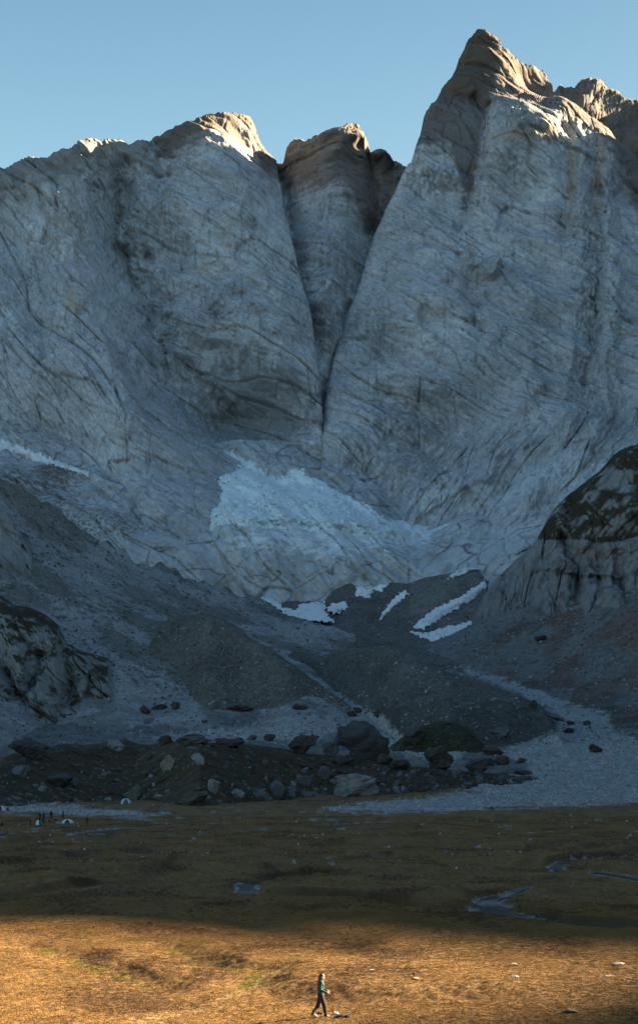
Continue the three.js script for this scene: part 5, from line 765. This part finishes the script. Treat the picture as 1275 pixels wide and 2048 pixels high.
scatter('mound_stones', 'small stones scattered over the grassy mound', 1300, 73, (R) => { const u = -10 + R() * 1080, v = lerp(topMound(u), botMound(u), R() ** 0.7); return n2(u / 30, v / 14) + (v - 1560) / 90 + smooth(250, 40, u) * 0.3 - 0.1 > R() - 0.5 ? mound.near(u, v) : null; }, bigTail(0.10, 1.3), greyTone(0.05, 0.24));
scatter('boulder_rubble', 'broken rubble between the big boulders at the mound foot', 600, 77, (R) => { const u = 430 + R() * 640, v = lerp(topMound(u), botMound(u), 1 - R() ** 1.6 * 0.8); return n2(u / 26, v / 10) > R() * 1.2 - 0.7 ? mound.near(u, v) : null; }, bigTail(0.25, 1.9), greyTone(0.04, 0.20));
scatter('meadow_pebbles', 'pale pebbles scattered on the dark meadow', 2600, 74, (R) => { const d = 150 + 330 * R(), x = (R() - 0.5) * 0.43 * d; return fbm2(x / 14 + 30, -d / 20, 3) > 0.12 + R() * 0.3 ? new THREE.Vector3(x, groundY(x, -d), -d) : null; }, bigTail(0.06, 0.34), greyTone(0.15, 0.45));

// grass: tufts of bent blades
function tuftGeometry(seed, blades, h, spread) {
  const R = rng(seed), pos = [], idx = [];
  for (let b = 0; b < blades; b++) { const a = R() * 6.283, r = R() * spread, x = Math.cos(a) * r, z = Math.sin(a) * r, w = 0.004 + R() * 0.006, l = h * (0.55 + R() * 0.6), t = R() * 6.283, bend = l * (0.35 + R() * 0.6), k = pos.length / 3, wx = Math.cos(t + 1.57) * w, wz = Math.sin(t + 1.57) * w; pos.push(x - wx, 0, z - wz, x + wx, 0, z + wz, x + Math.cos(t) * bend * 0.4 + wx * 0.7, l * 0.65, z + Math.sin(t) * bend * 0.4 + wz * 0.7, x + Math.cos(t) * bend, l * 0.85, z + Math.sin(t) * bend); idx.push(k, k + 1, k + 2, k, k + 2, k + 3); }
  const g = new THREE.BufferGeometry(); g.setAttribute('position', new THREE.Float32BufferAttribute(pos, 3)); g.setIndex(idx); g.computeVertexNormals(); return g;
}
const grassMat = new THREE.MeshPhysicalMaterial({ color: 0xffffff, roughness: 0.9, side: THREE.DoubleSide, specularIntensity: 0.2 });
function grass(name, label, n, seed, geo, spot, size) {
  const R = rng(seed), im = new THREE.InstancedMesh(geo, grassMat, n), q = new THREE.Object3D(), c = new THREE.Color(); let k = 0;
  for (let t = 0; t < n * 3 && k < n; t++) { const p = spot(R); if (!p) continue; const s = size(R, p); q.position.copy(p.at); q.rotation.set(0, R() * 6.283, 0); q.scale.set(s, s * (0.7 + R() * 0.6), s); q.updateMatrix(); im.setMatrixAt(k, q.matrix); c.setRGB(...p.c); im.setColorAt(k, c); k++; }
  im.count = k; im.name = name; im.castShadow = im.receiveShadow = true; scene.add(im); tag(im, label, 'grass', null, 'stuff');
}
const grassSpot = (d0, d1, share) => (R) => {
  const d = Math.sqrt(lerp(d0 * d0, d1 * d1, R())), x = (R() - 0.5) * 0.44 * d, z = -d, m = mossShare(x, z); if (R() > share(d)) return null;
  if (nearLine(track, x, z)[0] < 0.4 && R() < 0.4) return null; const br = brookAt(x, z); if (br.bed > 0.4 || br.bank > 0.5) return null;
  const patch = fbm2(x / 4 + 11, z / 6, 3), c = R() < sedgeShare(x, z) ? SEDGE.map((k) => k * (0.7 + 0.8 * R())) : R() < m ? MOSS.map((k) => k * (0.7 + 0.6 * R())) : (() => { const t = clamp(0.5 + 0.6 * patch + (R() - 0.5) * 0.45), k = 0.9 + 0.2 * R(); return [lerp(0.19, 0.30, t) * k, lerp(0.105, 0.182, t) * k, lerp(0.038, 0.074, t) * k]; })();
  return { at: new THREE.Vector3(x, groundY(x, z) - 0.005, z), c };
};
grass('meadow_grass', 'short golden mat grass in the sunlit foreground', 420000, 81, tuftGeometry(3, 9, 0.024, 0.075), grassSpot(48, 118, (d) => smooth(118, 94, d)), (R) => 0.6 + 0.8 * R() + (R() < 0.03 ? 0.8 : 0));
grass('meadow_tussocks', 'short tawny grass tussocks over the wide valley meadow', 90000, 82, tuftGeometry(9, 10, 0.13, 0.16), grassSpot(90, 330, (d) => smooth(90, 112, d)), (R) => 0.5 + 0.7 * R());
renderer.render(scene, camera);
